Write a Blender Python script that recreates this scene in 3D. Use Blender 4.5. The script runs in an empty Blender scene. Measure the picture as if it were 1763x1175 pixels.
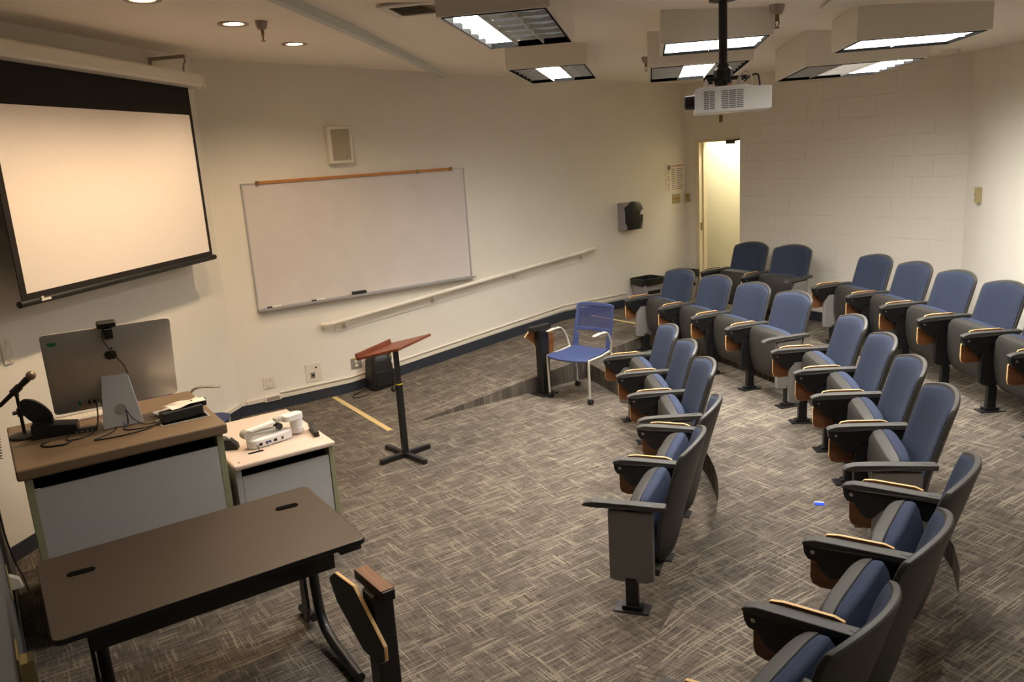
import bpy, bmesh, math, random
from mathutils import Vector, Matrix
random.seed(7)
PI = math.pi
scene = bpy.context.scene
COL = scene.collection
R = math.radians

# ------------------------------------------------------------------ materials
def lin(r, g, b):
    f = lambda c: (c/255/12.92) if c/255 <= .04045 else ((c/255+.055)/1.055)**2.4
    return (f(r), f(g), f(b), 1)

def mat(name, rgb, rough=.6, metal=0., var=.08, scale=30., bump=0., spec=.5, coat=0.):
    m = bpy.data.materials.new(name); m.use_nodes = True
    nt = m.node_tree; p = nt.nodes['Principled BSDF']
    p.inputs['Roughness'].default_value = rough; p.inputs['Metallic'].default_value = metal
    p.inputs['Specular IOR Level'].default_value = spec
    p.inputs['Coat Weight'].default_value = coat
    tc = nt.nodes.new('ShaderNodeTexCoord'); no = nt.nodes.new('ShaderNodeTexNoise')
    no.inputs['Scale'].default_value = scale; no.inputs['Detail'].default_value = 4
    nt.links.new(tc.outputs['Object'], no.inputs['Vector'])
    mr = nt.nodes.new('ShaderNodeMapRange')
    mr.inputs['From Min'].default_value = .3; mr.inputs['From Max'].default_value = .7
    mr.inputs['To Min'].default_value = 1-var; mr.inputs['To Max'].default_value = 1+var
    nt.links.new(no.outputs['Fac'], mr.inputs['Value'])
    mx = nt.nodes.new('ShaderNodeVectorMath'); mx.operation = 'SCALE'
    mx.inputs[0].default_value = rgb[:3]
    nt.links.new(mr.outputs['Result'], mx.inputs['Scale'])
    nt.links.new(mx.outputs['Vector'], p.inputs['Base Color'])
    if bump:
        b = nt.nodes.new('ShaderNodeBump'); b.inputs['Strength'].default_value = bump; b.inputs['Distance'].default_value = .004
        nt.links.new(no.outputs['Fac'], b.inputs['Height']); nt.links.new(b.outputs['Normal'], p.inputs['Normal'])
    return m

def emit(name, rgb, strength):
    m = bpy.data.materials.new(name); m.use_nodes = True
    nt = m.node_tree; nt.nodes.clear()
    e = nt.nodes.new('ShaderNodeEmission'); o = nt.nodes.new('ShaderNodeOutputMaterial')
    e.inputs['Color'].default_value = (*rgb, 1); e.inputs['Strength'].default_value = strength
    nt.links.new(e.outputs[0], o.inputs[0]); return m

def emit_down(name, rgb, lo, hi, power=1.2):
    """luminaire surface: brightest straight down, weaker at grazing angles like a parabolic louvre"""
    m = emit(name, rgb, 1); nt = m.node_tree
    g = nt.nodes.new('ShaderNodeNewGeometry'); d = nt.nodes.new('ShaderNodeVectorMath'); d.operation = 'DOT_PRODUCT'
    nt.links.new(g.outputs['Normal'], d.inputs[0]); nt.links.new(g.outputs['Incoming'], d.inputs[1])
    ab = nt.nodes.new('ShaderNodeMath'); ab.operation = 'ABSOLUTE'; nt.links.new(d.outputs['Value'], ab.inputs[0])
    pw = nt.nodes.new('ShaderNodeMath'); pw.operation = 'POWER'; pw.inputs[1].default_value = power; nt.links.new(ab.outputs[0], pw.inputs[0])
    ma = nt.nodes.new('ShaderNodeMath'); ma.operation = 'MULTIPLY_ADD'; ma.inputs[1].default_value = hi; ma.inputs[2].default_value = lo
    nt.links.new(pw.outputs[0], ma.inputs[0])
    e = [n for n in nt.nodes if n.type == 'EMISSION'][0]; nt.links.new(ma.outputs[0], e.inputs['Strength']); return m

def carpet_mat():
    m = bpy.data.materials.new('carpet'); m.use_nodes = True
    nt = m.node_tree; N = nt.nodes; L = nt.links; p = N['Principled BSDF']
    p.inputs['Roughness'].default_value = .95; p.inputs['Specular IOR Level'].default_value = .1
    tc = N.new('ShaderNodeTexCoord')
    def noise(sc, scale=1., detail=2., rough=.5):
        mp = N.new('ShaderNodeMapping'); mp.inputs['Scale'].default_value = sc
        L.new(tc.outputs['Object'], mp.inputs['Vector'])
        n = N.new('ShaderNodeTexNoise'); n.inputs['Scale'].default_value = scale
        n.inputs['Detail'].default_value = detail; n.inputs['Roughness'].default_value = rough
        L.new(mp.outputs['Vector'], n.inputs['Vector']); return n.outputs['Fac']
    def ramp(v, a, b):
        r = N.new('ShaderNodeMapRange'); r.interpolation_type = 'SMOOTHSTEP'
        r.inputs['From Min'].default_value = a; r.inputs['From Max'].default_value = b
        L.new(v, r.inputs['Value']); return r.outputs['Result']
    def math_(op, a, b):
        q = N.new('ShaderNodeMath'); q.operation = op
        for i, v in enumerate((a, b)):
            if isinstance(v, (int, float)): q.inputs[i].default_value = v
            else: L.new(v, q.inputs[i])
        return q.outputs[0]
    sep = N.new('ShaderNodeSeparateXYZ'); L.new(tc.outputs['Object'], sep.inputs[0])
    def fl(v): 
        q = N.new('ShaderNodeMath'); q.operation = 'FLOOR'; L.new(v, q.inputs[0]); return q.outputs[0]
    def wn(a, b, c):
        cb = N.new('ShaderNodeCombineXYZ')
        for i, v in enumerate((a, b, c)):
            if isinstance(v, (int, float)): cb.inputs[i].default_value = v
            else: L.new(v, cb.inputs[i])
        w = N.new('ShaderNodeTexWhiteNoise'); w.noise_dimensions = '3D'; L.new(cb.outputs[0], w.inputs['Vector']); return w.outputs['Value']
    def yarn(across, along, n, m, seed):
        """random value per yarn: n yarns per metre across, each cut into random lengths of about 1/m metre"""
        u = fl(math_('MULTIPLY', sep.outputs[across], n))
        off = math_('MULTIPLY', wn(u, seed, 7.3), 13.)
        v = fl(math_('ADD', math_('MULTIPLY', sep.outputs[along], m), off))
        return wn(u, v, seed)
    gate = lambda sc, a_, b_: ramp(noise(sc, 1, 2.5, .6), a_, b_)
    s1 = math_('MULTIPLY', ramp(yarn('X', 'Y', 170, 6.0, 1.5), .58, .98), gate((9, 4, 2), .38, .62))
    s2 = math_('MULTIPLY', ramp(yarn('Y', 'X', 170, 8.0, 2.5), .62, .98), gate((5, 10, 2), .40, .64))
    s3 = math_('MULTIPLY', ramp(yarn('X', 'Y', 120, 3.0, 3.5), .965, .99), .75)
    st = math_('MAXIMUM', math_('MAXIMUM', s1, s2), s3)
    dk = math_('ADD', math_('MULTIPLY', yarn('X', 'Y', 150, 9, 4.5), .6), math_('MULTIPLY', yarn('Y', 'X', 150, 9, 5.5), .4))
    fine = noise((330, 330, 330), 1, 2)
    big = noise((1.1, 1.1, 1.1), 1, 1)
    base = N.new('ShaderNodeMix'); base.data_type = 'RGBA'
    base.inputs['A'].default_value = lin(72, 66, 60); base.inputs['B'].default_value = lin(114, 105, 97)
    L.new(dk, base.inputs['Factor'])
    top = N.new('ShaderNodeMix'); top.data_type = 'RGBA'
    L.new(math_('MULTIPLY', st, .49), top.inputs['Factor'])
    L.new(base.outputs['Result'], top.inputs['A']); top.inputs['B'].default_value = lin(184, 172, 150)
    sc = N.new('ShaderNodeVectorMath'); sc.operation = 'SCALE'
    L.new(top.outputs['Result'], sc.inputs[0])
    f = math_('ADD', math_('MULTIPLY', fine, 1.2), math_('MULTIPLY', big, .35))
    L.new(math_('ADD', f, .07), sc.inputs['Scale'])
    L.new(sc.outputs['Vector'], p.inputs['Base Color'])
    b = N.new('ShaderNodeBump'); b.inputs['Strength'].default_value = .5; b.inputs['Distance'].default_value = .004
    L.new(math_('ADD', fine, st), b.inputs['Height']); L.new(b.outputs['Normal'], p.inputs['Normal'])
    return m

def block_mat():
    """painted concrete block: courses 0.203 m, uneven raised mortar lines"""
    m = bpy.data.materials.new('painted_block'); m.use_nodes = True
    nt = m.node_tree; N = nt.nodes; L = nt.links; p = N['Principled BSDF']
    p.inputs['Roughness'].default_value = .55; p.inputs['Base Color'].default_value = lin(222, 215, 203)
    tc = N.new('ShaderNodeTexCoord'); sp = N.new('ShaderNodeSeparateXYZ'); L.new(tc.outputs['Object'], sp.inputs[0])
    cb = N.new('ShaderNodeCombineXYZ'); L.new(sp.outputs['X'], cb.inputs['X']); L.new(sp.outputs['Z'], cb.inputs['Y'])
    wob = N.new('ShaderNodeTexNoise'); wob.inputs['Scale'].default_value = 9; L.new(cb.outputs[0], wob.inputs['Vector'])
    ad = N.new('ShaderNodeVectorMath'); ad.operation = 'MULTIPLY_ADD'
    ad.inputs[1].default_value = (.012, .012, 0); L.new(wob.outputs['Color'], ad.inputs[0]); L.new(cb.outputs[0], ad.inputs[2])
    mp = N.new('ShaderNodeMapping'); mp.inputs['Location'].default_value = (.1, -.0595, 0); L.new(ad.outputs[0], mp.inputs['Vector'])
    br = N.new('ShaderNodeTexBrick'); br.inputs['Scale'].default_value = 1
    br.inputs['Brick Width'].default_value = .4064; br.inputs['Row Height'].default_value = .2032
    br.inputs['Mortar Size'].default_value = .005; br.inputs['Mortar Smooth'].default_value = .4
    L.new(mp.outputs[0], br.inputs['Vector'])
    g = N.new('ShaderNodeTexNoise'); g.inputs['Scale'].default_value = 5; L.new(cb.outputs[0], g.inputs['Vector'])
    mr = N.new('ShaderNodeMapRange'); mr.inputs['From Min'].default_value = .35; mr.inputs['From Max'].default_value = .7
    L.new(g.outputs['Fac'], mr.inputs['Value'])
    mu = N.new('ShaderNodeMath'); mu.operation = 'MULTIPLY'; L.new(br.outputs['Fac'], mu.inputs[0]); L.new(mr.outputs[0], mu.inputs[1])
    fn = N.new('ShaderNodeTexNoise'); fn.inputs['Scale'].default_value = 120; L.new(cb.outputs[0], fn.inputs['Vector'])
    m2 = N.new('ShaderNodeMath'); m2.operation = 'MULTIPLY_ADD'; L.new(fn.outputs['Fac'], m2.inputs[0]); m2.inputs[1].default_value = .12
    L.new(mu.outputs[0], m2.inputs[2])
    b = N.new('ShaderNodeBump'); b.inputs['Strength'].default_value = .7; b.inputs['Distance'].default_value = .008; b.invert = True
    L.new(m2.outputs[0], b.inputs['Height']); L.new(b.outputs['Normal'], p.inputs['Normal'])
    return m

def wood_mat(name, c1, c2, axis=1, rough=.45):
    m = bpy.data.materials.new(name); m.use_nodes = True
    nt = m.node_tree; N = nt.nodes; L = nt.links; p = N['Principled BSDF']; p.inputs['Roughness'].default_value = rough
    tc = N.new('ShaderNodeTexCoord'); mp = N.new('ShaderNodeMapping')
    s = [40, 40, 40]; s[axis] = 3; mp.inputs['Scale'].default_value = s
    L.new(tc.outputs['Object'], mp.inputs['Vector'])
    n = N.new('ShaderNodeTexNoise'); n.inputs['Scale'].default_value = 1.5; n.inputs['Detail'].default_value = 5
    L.new(mp.outputs[0], n.inputs['Vector'])
    r = N.new('ShaderNodeValToRGB'); r.color_ramp.elements[0].color = c1; r.color_ramp.elements[1].color = c2
    r.color_ramp.elements[0].position = .35; r.color_ramp.elements[1].position = .65
    L.new(n.outputs['Fac'], r.inputs['Fac']); L.new(r.outputs['Color'], p.inputs['Base Color']); return m

def mesh_mat():
    """perforated blue plastic (round holes in a staggered pattern)"""
    m = bpy.data.materials.new('perforated_blue'); m.use_nodes = True
    nt = m.node_tree; N = nt.nodes; L = nt.links; p = N['Principled BSDF']
    p.inputs['Base Color'].default_value = lin(44, 54, 92); p.inputs['Roughness'].default_value = .5
    tc = N.new('ShaderNodeTexCoord'); mp = N.new('ShaderNodeMapping'); mp.inputs['Scale'].default_value = (95, 0, 95)
    mp.inputs['Rotation'].default_value = (0, R(45), 0)
    L.new(tc.outputs['Object'], mp.inputs['Vector'])
    fr = N.new('ShaderNodeVectorMath'); fr.operation = 'FRACTION'; L.new(mp.outputs[0], fr.inputs[0])
    sb = N.new('ShaderNodeVectorMath'); sb.operation = 'SUBTRACT'; sb.inputs[1].default_value = (.5, 0, .5); L.new(fr.outputs[0], sb.inputs[0])
    ln = N.new('ShaderNodeVectorMath'); ln.operation = 'LENGTH'; L.new(sb.outputs[0], ln.inputs[0])
    gt = N.new('ShaderNodeMath'); gt.operation = 'GREATER_THAN'; gt.inputs[1].default_value = .33; L.new(ln.outputs['Value'], gt.inputs[0])
    L.new(gt.outputs[0], p.inputs['Alpha']); return m

M = {}
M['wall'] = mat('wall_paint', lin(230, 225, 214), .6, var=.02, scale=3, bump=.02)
M['near_wall'] = mat('shaded_wall_paint', lin(92, 92, 92), .6, var=.03, scale=3)  # wall colour darkened to stand for the shade along this wall
M['ceiling'] = mat('ceiling_paint', lin(244, 235, 222), .85, var=.04, scale=60, bump=.15)
M['block'] = block_mat()
M['carpet'] = carpet_mat()
M['base'] = mat('cove_base', lin(46, 50, 60), .5, var=.05)
M['white'] = mat('white_painted', lin(228, 222, 210), .45, var=.02)
M['cream'] = mat('cream_painted', lin(222, 210, 182), .45, var=.02)
M['trim'] = mat('raceway_white', lin(220, 212, 198), .5, var=.03)
M['fabric'] = mat('blue_fabric', lin(50, 57, 74), .95, var=.16, scale=260, bump=.25, spec=.15)
M['fabric_side'] = mat('blue_fabric_seat', lin(56, 64, 84), .95, var=.16, scale=260, bump=.25, spec=.15)
M['plastic'] = mat('charcoal_plastic', lin(62, 60, 57), .55, var=.05, scale=90, bump=.08)
M['shell'] = mat('charcoal_shell', lin(48, 46, 43), .5, var=.05, scale=90, bump=.06)
M['back_shell'] = mat('charcoal_back_shell', lin(66, 64, 61), .5, var=.05, scale=90, bump=.06)
M['black'] = mat('black_metal', lin(20, 20, 21), .4, var=.08)
M['blackp'] = mat('black_plastic', lin(20, 20, 21), .5, var=.08)
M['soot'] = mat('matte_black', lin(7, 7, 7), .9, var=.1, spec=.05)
M['grey_panel'] = mat('grey_laminate', lin(122, 118, 114), .5, var=.03)
M['chrome'] = mat('bright_steel', lin(200, 198, 194), .25, 1., var=.03)
M['alu'] = mat('brushed_aluminium', lin(186, 182, 176), .38, .5, var=.02, scale=20)
M['alu2'] = mat('aluminium_stand', lin(205, 204, 204), .4, .7, var=.02, scale=20)
M['edge'] = wood_mat('plywood_edge', lin(214, 172, 112), lin(234, 196, 136))
M['tablet'] = wood_mat('beech_face', lin(104, 66, 38), lin(126, 80, 46))
M['oak'] = wood_mat('oak_rail', lin(176, 112, 48), lin(200, 134, 64))
M['cherry'] = wood_mat('cherry_board', lin(92, 44, 26), lin(122, 62, 38), rough=.35)
M['tabletop'] = mat('dark_laminate', lin(56, 45, 37), .42, var=.06, scale=220)
M['tabletop_edge'] = mat('black_edge', lin(18, 17, 17), .5)
M['desk_top'] = mat('tan_laminate', lin(122, 101, 78), .45, var=.05, scale=200)
M['desk_edge'] = mat('tan_edge', lin(110, 96, 78), .5, var=.04)
M['cab_top'] = mat('pale_laminate', lin(214, 194, 178), .5, var=.03, scale=200)
M['panel'] = mat('pale_grey_panel', lin(184, 183, 182), .55, var=.02)
M['sage'] = mat('sage_edge', lin(150, 150, 118), .55, var=.04)
M['screen'] = mat('matte_screen', lin(240, 230, 222), .9, var=.01)
M['screen_black'] = mat('screen_border', lin(28, 22, 20), .9, var=.05)
M['board'] = mat('whiteboard_enamel', lin(214, 206, 202), .32, var=.03, scale=4)
M['tray'] = mat('tray_alu', lin(196, 194, 194), .35, .6, var=.03)
M['grille'] = mat('speaker_grille', lin(176, 164, 142), .8, var=.1, scale=500)
M['beige'] = mat('beige_plastic', lin(178, 164, 116), .5, var=.03)
M['greyplate'] = mat('grey_plate', lin(150, 146, 138), .4, .3)
M['proj'] = mat('projector_white', lin(232, 230, 228), .4, var=.01)
M['vent'] = mat('vent_grey', lin(112, 110, 110), .6)
M['lens'] = mat('violet_glass', lin(150, 140, 200), .1)
M['blue'] = mat('blue_plastic', lin(46, 58, 98), .5, var=.04)
M['bluemesh'] = mesh_mat()
M['armgrey'] = mat('grey_arm', lin(172, 168, 158), .5)
M['tape'] = mat('tan_tape', lin(206, 178, 122), .7)
M['yellow'] = mat('yellow_tape', lin(214, 196, 40), .6)
M['bin'] = mat('grey_bin', lin(150, 146, 148), .5, var=.03)
M['liner'] = mat('black_liner', lin(20, 20, 22), .3, var=.2, scale=40, bump=.5)
M['paper'] = mat('paper', lin(238, 228, 212), .9, var=.02)
M['bluepack'] = mat('blue_wrapper', lin(30, 70, 215), .4)
M['bluecable'] = mat('blue_cable', lin(90, 110, 190), .5)
M['whitecable'] = mat('white_cable', lin(214, 210, 206), .5)
M['brass'] = mat('brass', lin(140, 118, 84), .35, .9)
M['ink'] = mat('printed_ink', lin(150, 146, 142), .9)
M['redink'] = mat('printed_red', lin(200, 140, 132), .9)
M['greens'] = mat('green_sticker', lin(20, 120, 80), .5)
M['micgrille'] = mat('mic_grille', lin(150, 132, 116), .4, .6, var=.3, scale=600)
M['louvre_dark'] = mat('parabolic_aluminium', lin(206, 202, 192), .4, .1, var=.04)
M['louvre_lit'] = mat('lit_louvre', lin(235, 235, 235), .4)  # whiter copy of the blade colour, so blades in lit columns look lit
M['bracket'] = mat('grey_bracket', lin(158, 144, 134), .5, .1)
M['seam'] = mat('ceiling_trim', lin(206, 208, 204), .7, var=.02)
M['knob'] = mat('black_knob', lin(14, 14, 14), .5)
M['hall'] = mat('hall_paint', lin(236, 228, 198), .6, var=.02, scale=3)
M['strip'] = emit_down('fluorescent_strip', (1, .955, .885), 3, 125, 1.8)
M['panel_lit'] = emit_down('fluorescent_panel', (1, .94, .86), 3, 36, 1.8)
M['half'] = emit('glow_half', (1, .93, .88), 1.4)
M['dim'] = emit('painted_scatter_glow', (1, .96, .88), .13)  # weak emission standing in for light scattered into the unlit columns
M['bulb'] = emit('warm_bulb', (1, .72, .42), 30)

# ------------------------------------------------------------------ mesh builder
class MB:
    def __init__(s): s.bm = bmesh.new()
    def face(s, pts, mi=0):
        f = s.bm.faces.new([s.bm.verts.new(p) for p in pts]); f.material_index = mi; return f
    def box(s, x0, x1, y0, y1, z0, z1, mi=0):
        v = [s.bm.verts.new(p) for p in [(x0,y0,z0),(x1,y0,z0),(x1,y1,z0),(x0,y1,z0),(x0,y0,z1),(x1,y0,z1),(x1,y1,z1),(x0,y1,z1)]]
        for q in ((3,2,1,0),(4,5,6,7),(0,1,5,4),(1,2,6,5),(2,3,7,6),(3,0,4,7)):
            f = s.bm.faces.new([v[i] for i in q]); f.material_index = mi
        return s
    def prism(s, poly, axis, a0, a1, mi=0, cap=None, cap2=None):
        """poly: points in the other two axes (x->(y,z), y->(x,z), z->(x,y))"""
        cap = mi if cap is None else cap; cap2 = cap if cap2 is None else cap2
        def P(p, a):
            return {'x': (a, p[0], p[1]), 'y': (p[0], a, p[1]), 'z': (p[0], p[1], a)}[axis]
        A = [s.bm.verts.new(P(p, a0)) for p in poly]; B = [s.bm.verts.new(P(p, a1)) for p in poly]
        n = len(poly)
        for i in range(n):
            f = s.bm.faces.new((A[i], A[(i+1) % n], B[(i+1) % n], B[i])); f.material_index = mi
        f = s.bm.faces.new(A[::-1]); f.material_index = cap
        f = s.bm.faces.new(B); f.material_index = cap2
        return s
    def tube(s, path, r, n=8, mi=0, closed=False):
        path = [Vector(p) for p in path]; rings = []
        m = len(path); up = None
        for i, p in enumerate(path):
            a = path[i-1] if i > 0 else p; b = path[i+1] if i < m-1 else p
            t = (b-a).normalized()
            if up is None:
                up = Vector((0,0,1)) if abs(t.z) < .9 else Vector((1,0,0))
            sd = t.cross(up).normalized(); up = sd.cross(t).normalized()
            rr = r[i] if isinstance(r, (list, tuple)) else r
            rings.append([s.bm.verts.new(p + sd*math.cos(2*PI*k/n)*rr + up*math.sin(2*PI*k/n)*rr) for k in range(n)])
        for i in range(m-1):
            for k in range(n):
                f = s.bm.faces.new((rings[i][k], rings[i][(k+1)%n], rings[i+1][(k+1)%n], rings[i+1][k])); f.material_index = mi
        f = s.bm.faces.new(rings[0][::-1]); f.material_index = mi
        f = s.bm.faces.new(rings[-1]); f.material_index = mi
        return s
    def lathe(s, prof, c=(0,0,0), n=20, mi=0, axis='z'):
        rings = []
        for r, h in prof:
            ring = []
            for k in range(n):
                a = 2*PI*k/n; u, v = r*math.cos(a), r*math.sin(a)
                p = {'z': (u, v, h), 'x': (h, u, v), 'y': (u, h, v)}[axis]
                ring.append(s.bm.verts.new((p[0]+c[0], p[1]+c[1], p[2]+c[2])))
            rings.append(ring)
        for i in range(len(rings)-1):
            for k in range(n):
                f = s.bm.faces.new((rings[i][k], rings[i][(k+1)%n], rings[i+1][(k+1)%n], rings[i+1][k])); f.material_index = mi
        if prof[0][0] > 1e-6: s.bm.faces.new(rings[0][::-1]).material_index = mi
        if prof[-1][0] > 1e-6: s.bm.faces.new(rings[-1]).material_index = mi
        return s
    def slab(s, front, back, mi=0, mib=None):
        """closed solid between two equal grids of points"""
        mib = mi if mib is None else mib
        F = [[s.bm.verts.new(p) for p in r] for r in front]; B = [[s.bm.verts.new(p) for p in r] for r in back]
        n, m = len(F), len(F[0])
        for i in range(n-1):
            for j in range(m-1):
                s.bm.faces.new((F[i][j], F[i][j+1], F[i+1][j+1], F[i+1][j])).material_index = mi
                s.bm.faces.new((B[i][j], B[i+1][j], B[i+1][j+1], B[i][j+1])).material_index = mib
        for j in range(m-1):
            s.bm.faces.new((F[0][j], B[0][j], B[0][j+1], F[0][j+1])).material_index = mib
            s.bm.faces.new((F[-1][j], F[-1][j+1], B[-1][j+1], B[-1][j])).material_index = mib
        for i in range(n-1):
            s.bm.faces.new((F[i][0], F[i+1][0], B[i+1][0], B[i][0])).material_index = mib
            s.bm.faces.new((F[i][-1], B[i][-1], B[i+1][-1], F[i+1][-1])).material_index = mib
        return s
    def xf(s, mtx):
        bmesh.ops.transform(s.bm, matrix=mtx, verts=s.bm.verts); return s
    def build(s, name, mats, parent=None, smooth=None, bevel=0, loc=None, rot=None, seg=2):
        bmesh.ops.remove_doubles(s.bm, verts=s.bm.verts, dist=1e-6)
        bmesh.ops.recalc_face_normals(s.bm, faces=s.bm.faces)
        me = bpy.data.meshes.new(name); s.bm.to_mesh(me); s.bm.free()
        if not isinstance(mats, (list, tuple)): mats = [mats]
        for k in mats: me.materials.append(M[k])
        if smooth:
            for p in me.polygons: p.use_smooth = True
            me.set_sharp_from_angle(angle=R(smooth if smooth is not True else 40))
        o = bpy.data.objects.new(name, me); COL.objects.link(o)
        if parent is not None: o.parent = parent
        if loc: o.location = loc
        if rot: o.rotation_euler = rot
        if bevel:
            b = o.modifiers.new('bevel', 'BEVEL'); b.width = bevel; b.segments = seg; b.limit_method = 'ANGLE'; b.angle_limit = R(40)
            b.harden_normals = False
        return o

def tag(o, label, cat, group=None):
    o['label'] = label; o['category'] = cat
    if group: o['group'] = group
    return o
def thing(name, label, cat, loc=(0,0,0), rotz=0, group=None):
    o = bpy.data.objects.new(name, None); COL.objects.link(o)
    o.empty_display_size = .1; o.location = loc; o.rotation_euler = (0, 0, rotz)
    return tag(o, label, cat, group)
def struct(o):
    o['kind'] = 'structure'; return o
def dup(o, parent=None):
    c = o.copy(); COL.objects.link(c)
    if parent is not None: c.parent = parent
    for ch in list(o.children): dup(ch, c)
    return c
def smooth_path(pts, k=6):
    """Catmull-Rom through points"""
    P = [Vector(p) for p in pts]; P = [P[0]*2-P[1]] + P + [P[-1]*2-P[-2]]; out = []
    for i in range(1, len(P)-2):
        for j in range(k):
            t = j/k; a, b, c, d = P[i-1:i+3]
            out.append(.5*((2*b)+(c-a)*t+(2*a-5*b+4*c-d)*t*t+(3*b-a-3*c+d)*t**3))
    out.append(P[-2]); return out
def rounded(x0, x1, y0, y1, r, n=5):
    o = []
    for cx, cy, a0 in ((x1-r, y1-r, 0), (x0+r, y1-r, 90), (x0+r, y0+r, 180), (x1-r, y0+r, 270)):
        for i in range(n+1):
            a = R(a0+90*i/n); o.append((cx+r*math.cos(a), cy+r*math.sin(a)))
    return o

# ------------------------------------------------------------------ room shell
T2, T3 = .17, .30
NW = -.145                       # near wall
def ceil_z(x, y):
    return 3.4661 - .04245*x - .06239*y - .0026377*x*x + .0024594*x*y + .0019883*y*y
def ramp_z(y): return max(0., min(T3, .105*(y-3.05)))

R1 = [(1.40,5.12,.17),(2.16,4.90,.17),(3.0,4.60,.17),(3.75,4.25,.17),(4.28,3.88,.17),(4.68,3.44,.17),(5.0,2.95,.17),(5.2,2.6,.17),(5.36,2.2,.09),(5.48,1.6,.0),(5.6,NW,.0)]
R2 = [(1.40,6.20),(2.15,6.08),(2.75,5.95),(3.32,5.79),(3.86,5.60),(4.28,5.30),(4.74,4.95),(5.17,4.55),(5.58,4.12),(5.99,3.68),(6.30,3.0),(6.62,2.0),(6.75,NW)]
def resample(P, n):
    L = [0]
    for a, b in zip(P, P[1:]): L.append(L[-1]+(Vector(b[:2])-Vector(a[:2])).length)
    o = []
    for k in range(n):
        t = L[-1]*k/(n-1); i = 0
        while i < len(P)-2 and L[i+1] < t: i += 1
        f = (t-L[i])/(L[i+1]-L[i]); o.append(tuple(P[i][j]+(P[i+1][j]-P[i][j])*f for j in range(len(P[0]))))
    return o
b = MB()
b.face([(-.05,NW-.05,0),(8.3,NW-.05,0),(8.3,8.2,0),(-.05,8.2,0)])
b.face([(0,3.05,.0005),(1.4,3.05,.0005),(1.4,5.907,T3),(0,5.907,T3)])
b.face([(0,5.907,T3),(1.4,5.907,T3),(1.4,8.1,T3),(0,8.1,T3)])
b.face([(1.4,3.05,0),(1.4,5.12,0),(1.4,5.12,ramp_z(5.12))])
b.face([(1.4,5.12,0),(1.4,8.1,0),(1.4,8.1,T3),(1.4,5.907,T3),(1.4,5.12,ramp_z(5.12))])
n = 40
a1 = [tuple(p) for p in smooth_path([(x,y,z) for x,y,z in R1], 5)]
a1 = resample(a1, n); a2 = resample([tuple(p) for p in smooth_path([(x,y,0) for x,y in R2], 5)], n)
for i in range(n-1):
    p, q = a1[i], a1[i+1]; r_, s_ = a2[i], a2[i+1]
    mp = tuple(p[j]*.75+r_[j]*.25 for j in (0,1)); mq = tuple(q[j]*.75+s_[j]*.25 for j in (0,1))
    b.face([(p[0],p[1],0),(q[0],q[1],0),(q[0],q[1],max(q[2],1e-4)),(p[0],p[1],max(p[2],1e-4))]) if q[2] > .002 else None
    b.face([(p[0],p[1],max(p[2],1e-4)),(q[0],q[1],max(q[2],1e-4)),(*mq,T2),(*mp,T2)])
    b.face([(*mp,T2),(*mq,T2),(s_[0],s_[1],T2),(r_[0],r_[1],T2)])
    b.face([(r_[0],r_[1],T2),(s_[0],s_[1],T2),(s_[0],s_[1],T3),(r_[0],r_[1],T3)])
    # upper tier fan towards the back walls
    def out(x, y):
        d = Vector((x-1.0, y-.9)); d.normalize(); return (x+d.x*5, y+d.y*5)
    b.face([(r_[0],r_[1],T3),(s_[0],s_[1],T3),(*out(*s_[:2]),T3),(*out(*r_[:2]),T3)])
b.face([(1.4,6.2,T3),(1.4,8.1,T3),(1.9,11,T3)])
floor = struct(b.build('floor', 'carpet'))

# ceiling: one gently falling slab
b = MB(); xs = [-.1+8.4*i/10 for i in range(11)]; ys = [-.3+8.6*i/10 for i in range(11)]
b.slab([[(x, y, ceil_z(x, y)) for x in xs] for y in ys], [[(x, y, ceil_z(x, y)+.12) for x in xs] for y in ys])
struct(b.build('ceiling', 'ceiling', smooth=60))

def wall(name, p0, p1, z0=0, z1=3.55, th=.12, m='wall', side=1, open_=None):
    """vertical slab whose room face runs p0 -> p1; thickness goes to the side away from the room"""
    p0 = Vector((*p0, 0)); p1 = Vector((*p1, 0)); L = (p1-p0).length; ang = math.atan2(p1.y-p0.y, p1.x-p0.x)
    b = MB(); ya, yb = (0, th) if side > 0 else (-th, 0)
    if open_:
        x0, x1, zt = open_
        b.box(0, x0, ya, yb, z0, z1); b.box(x1, L, ya, yb, z0, z1); b.box(x0, x1, ya, yb, zt, z1)
    else: b.box(0, L, ya, yb, z0, z1)
    return struct(b.build(name, m, loc=p0, rot=(0, 0, ang)))
wall('wall_left', (0, 1.894), (0, 8.07), side=1)
wall('wall_front', (2.039, NW), (0, 1.894), side=1)
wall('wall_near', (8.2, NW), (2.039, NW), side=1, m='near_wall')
wall('wall_back', (1.217, 7.722), (3.87, 7.722), side=1, m='block')
wall('wall_back_return', (1.2175, 8.19), (1.2175, 7.735), side=1)
DOOR = (.245, 1.16)
wall('wall_back_recess', (0, 8.07), (1.30, 8.07), open_=(DOOR[0], DOOR[1], 2.35))
wall('wall_right', (3.87, 7.722), (7.95, 4.05), side=1)
wall('wall_far_right', (7.95, 4.05), (7.95, 1.13), side=1)
wall('wall_entry_return', (7.95, 1.13), (8.2, 1.13), side=1)
wall('wall_entry', (8.2, 1.13), (8.2, NW), side=1)
# hallway beyond the door
wall('wall_hallway', (-1.6, 8.85), (2.6, 8.85), m='hall')
wall('wall_hallway_left', (-1.5, 8.19), (-1.5, 8.85), m='hall')
wall('wall_hallway_right', (1.75, 8.85), (1.75, 8.19), m='hall')
b = MB(); b.box(-1.6, 2.5, 8.1, 9.0, T3-.05, T3); struct(b.build('floor_hallway', 'carpet'))
b = MB(); b.box(-1.6, 2.5, 8.19, 9.0, 2.75, 2.85); struct(b.build('ceiling_hallway', 'ceiling'))
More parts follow.
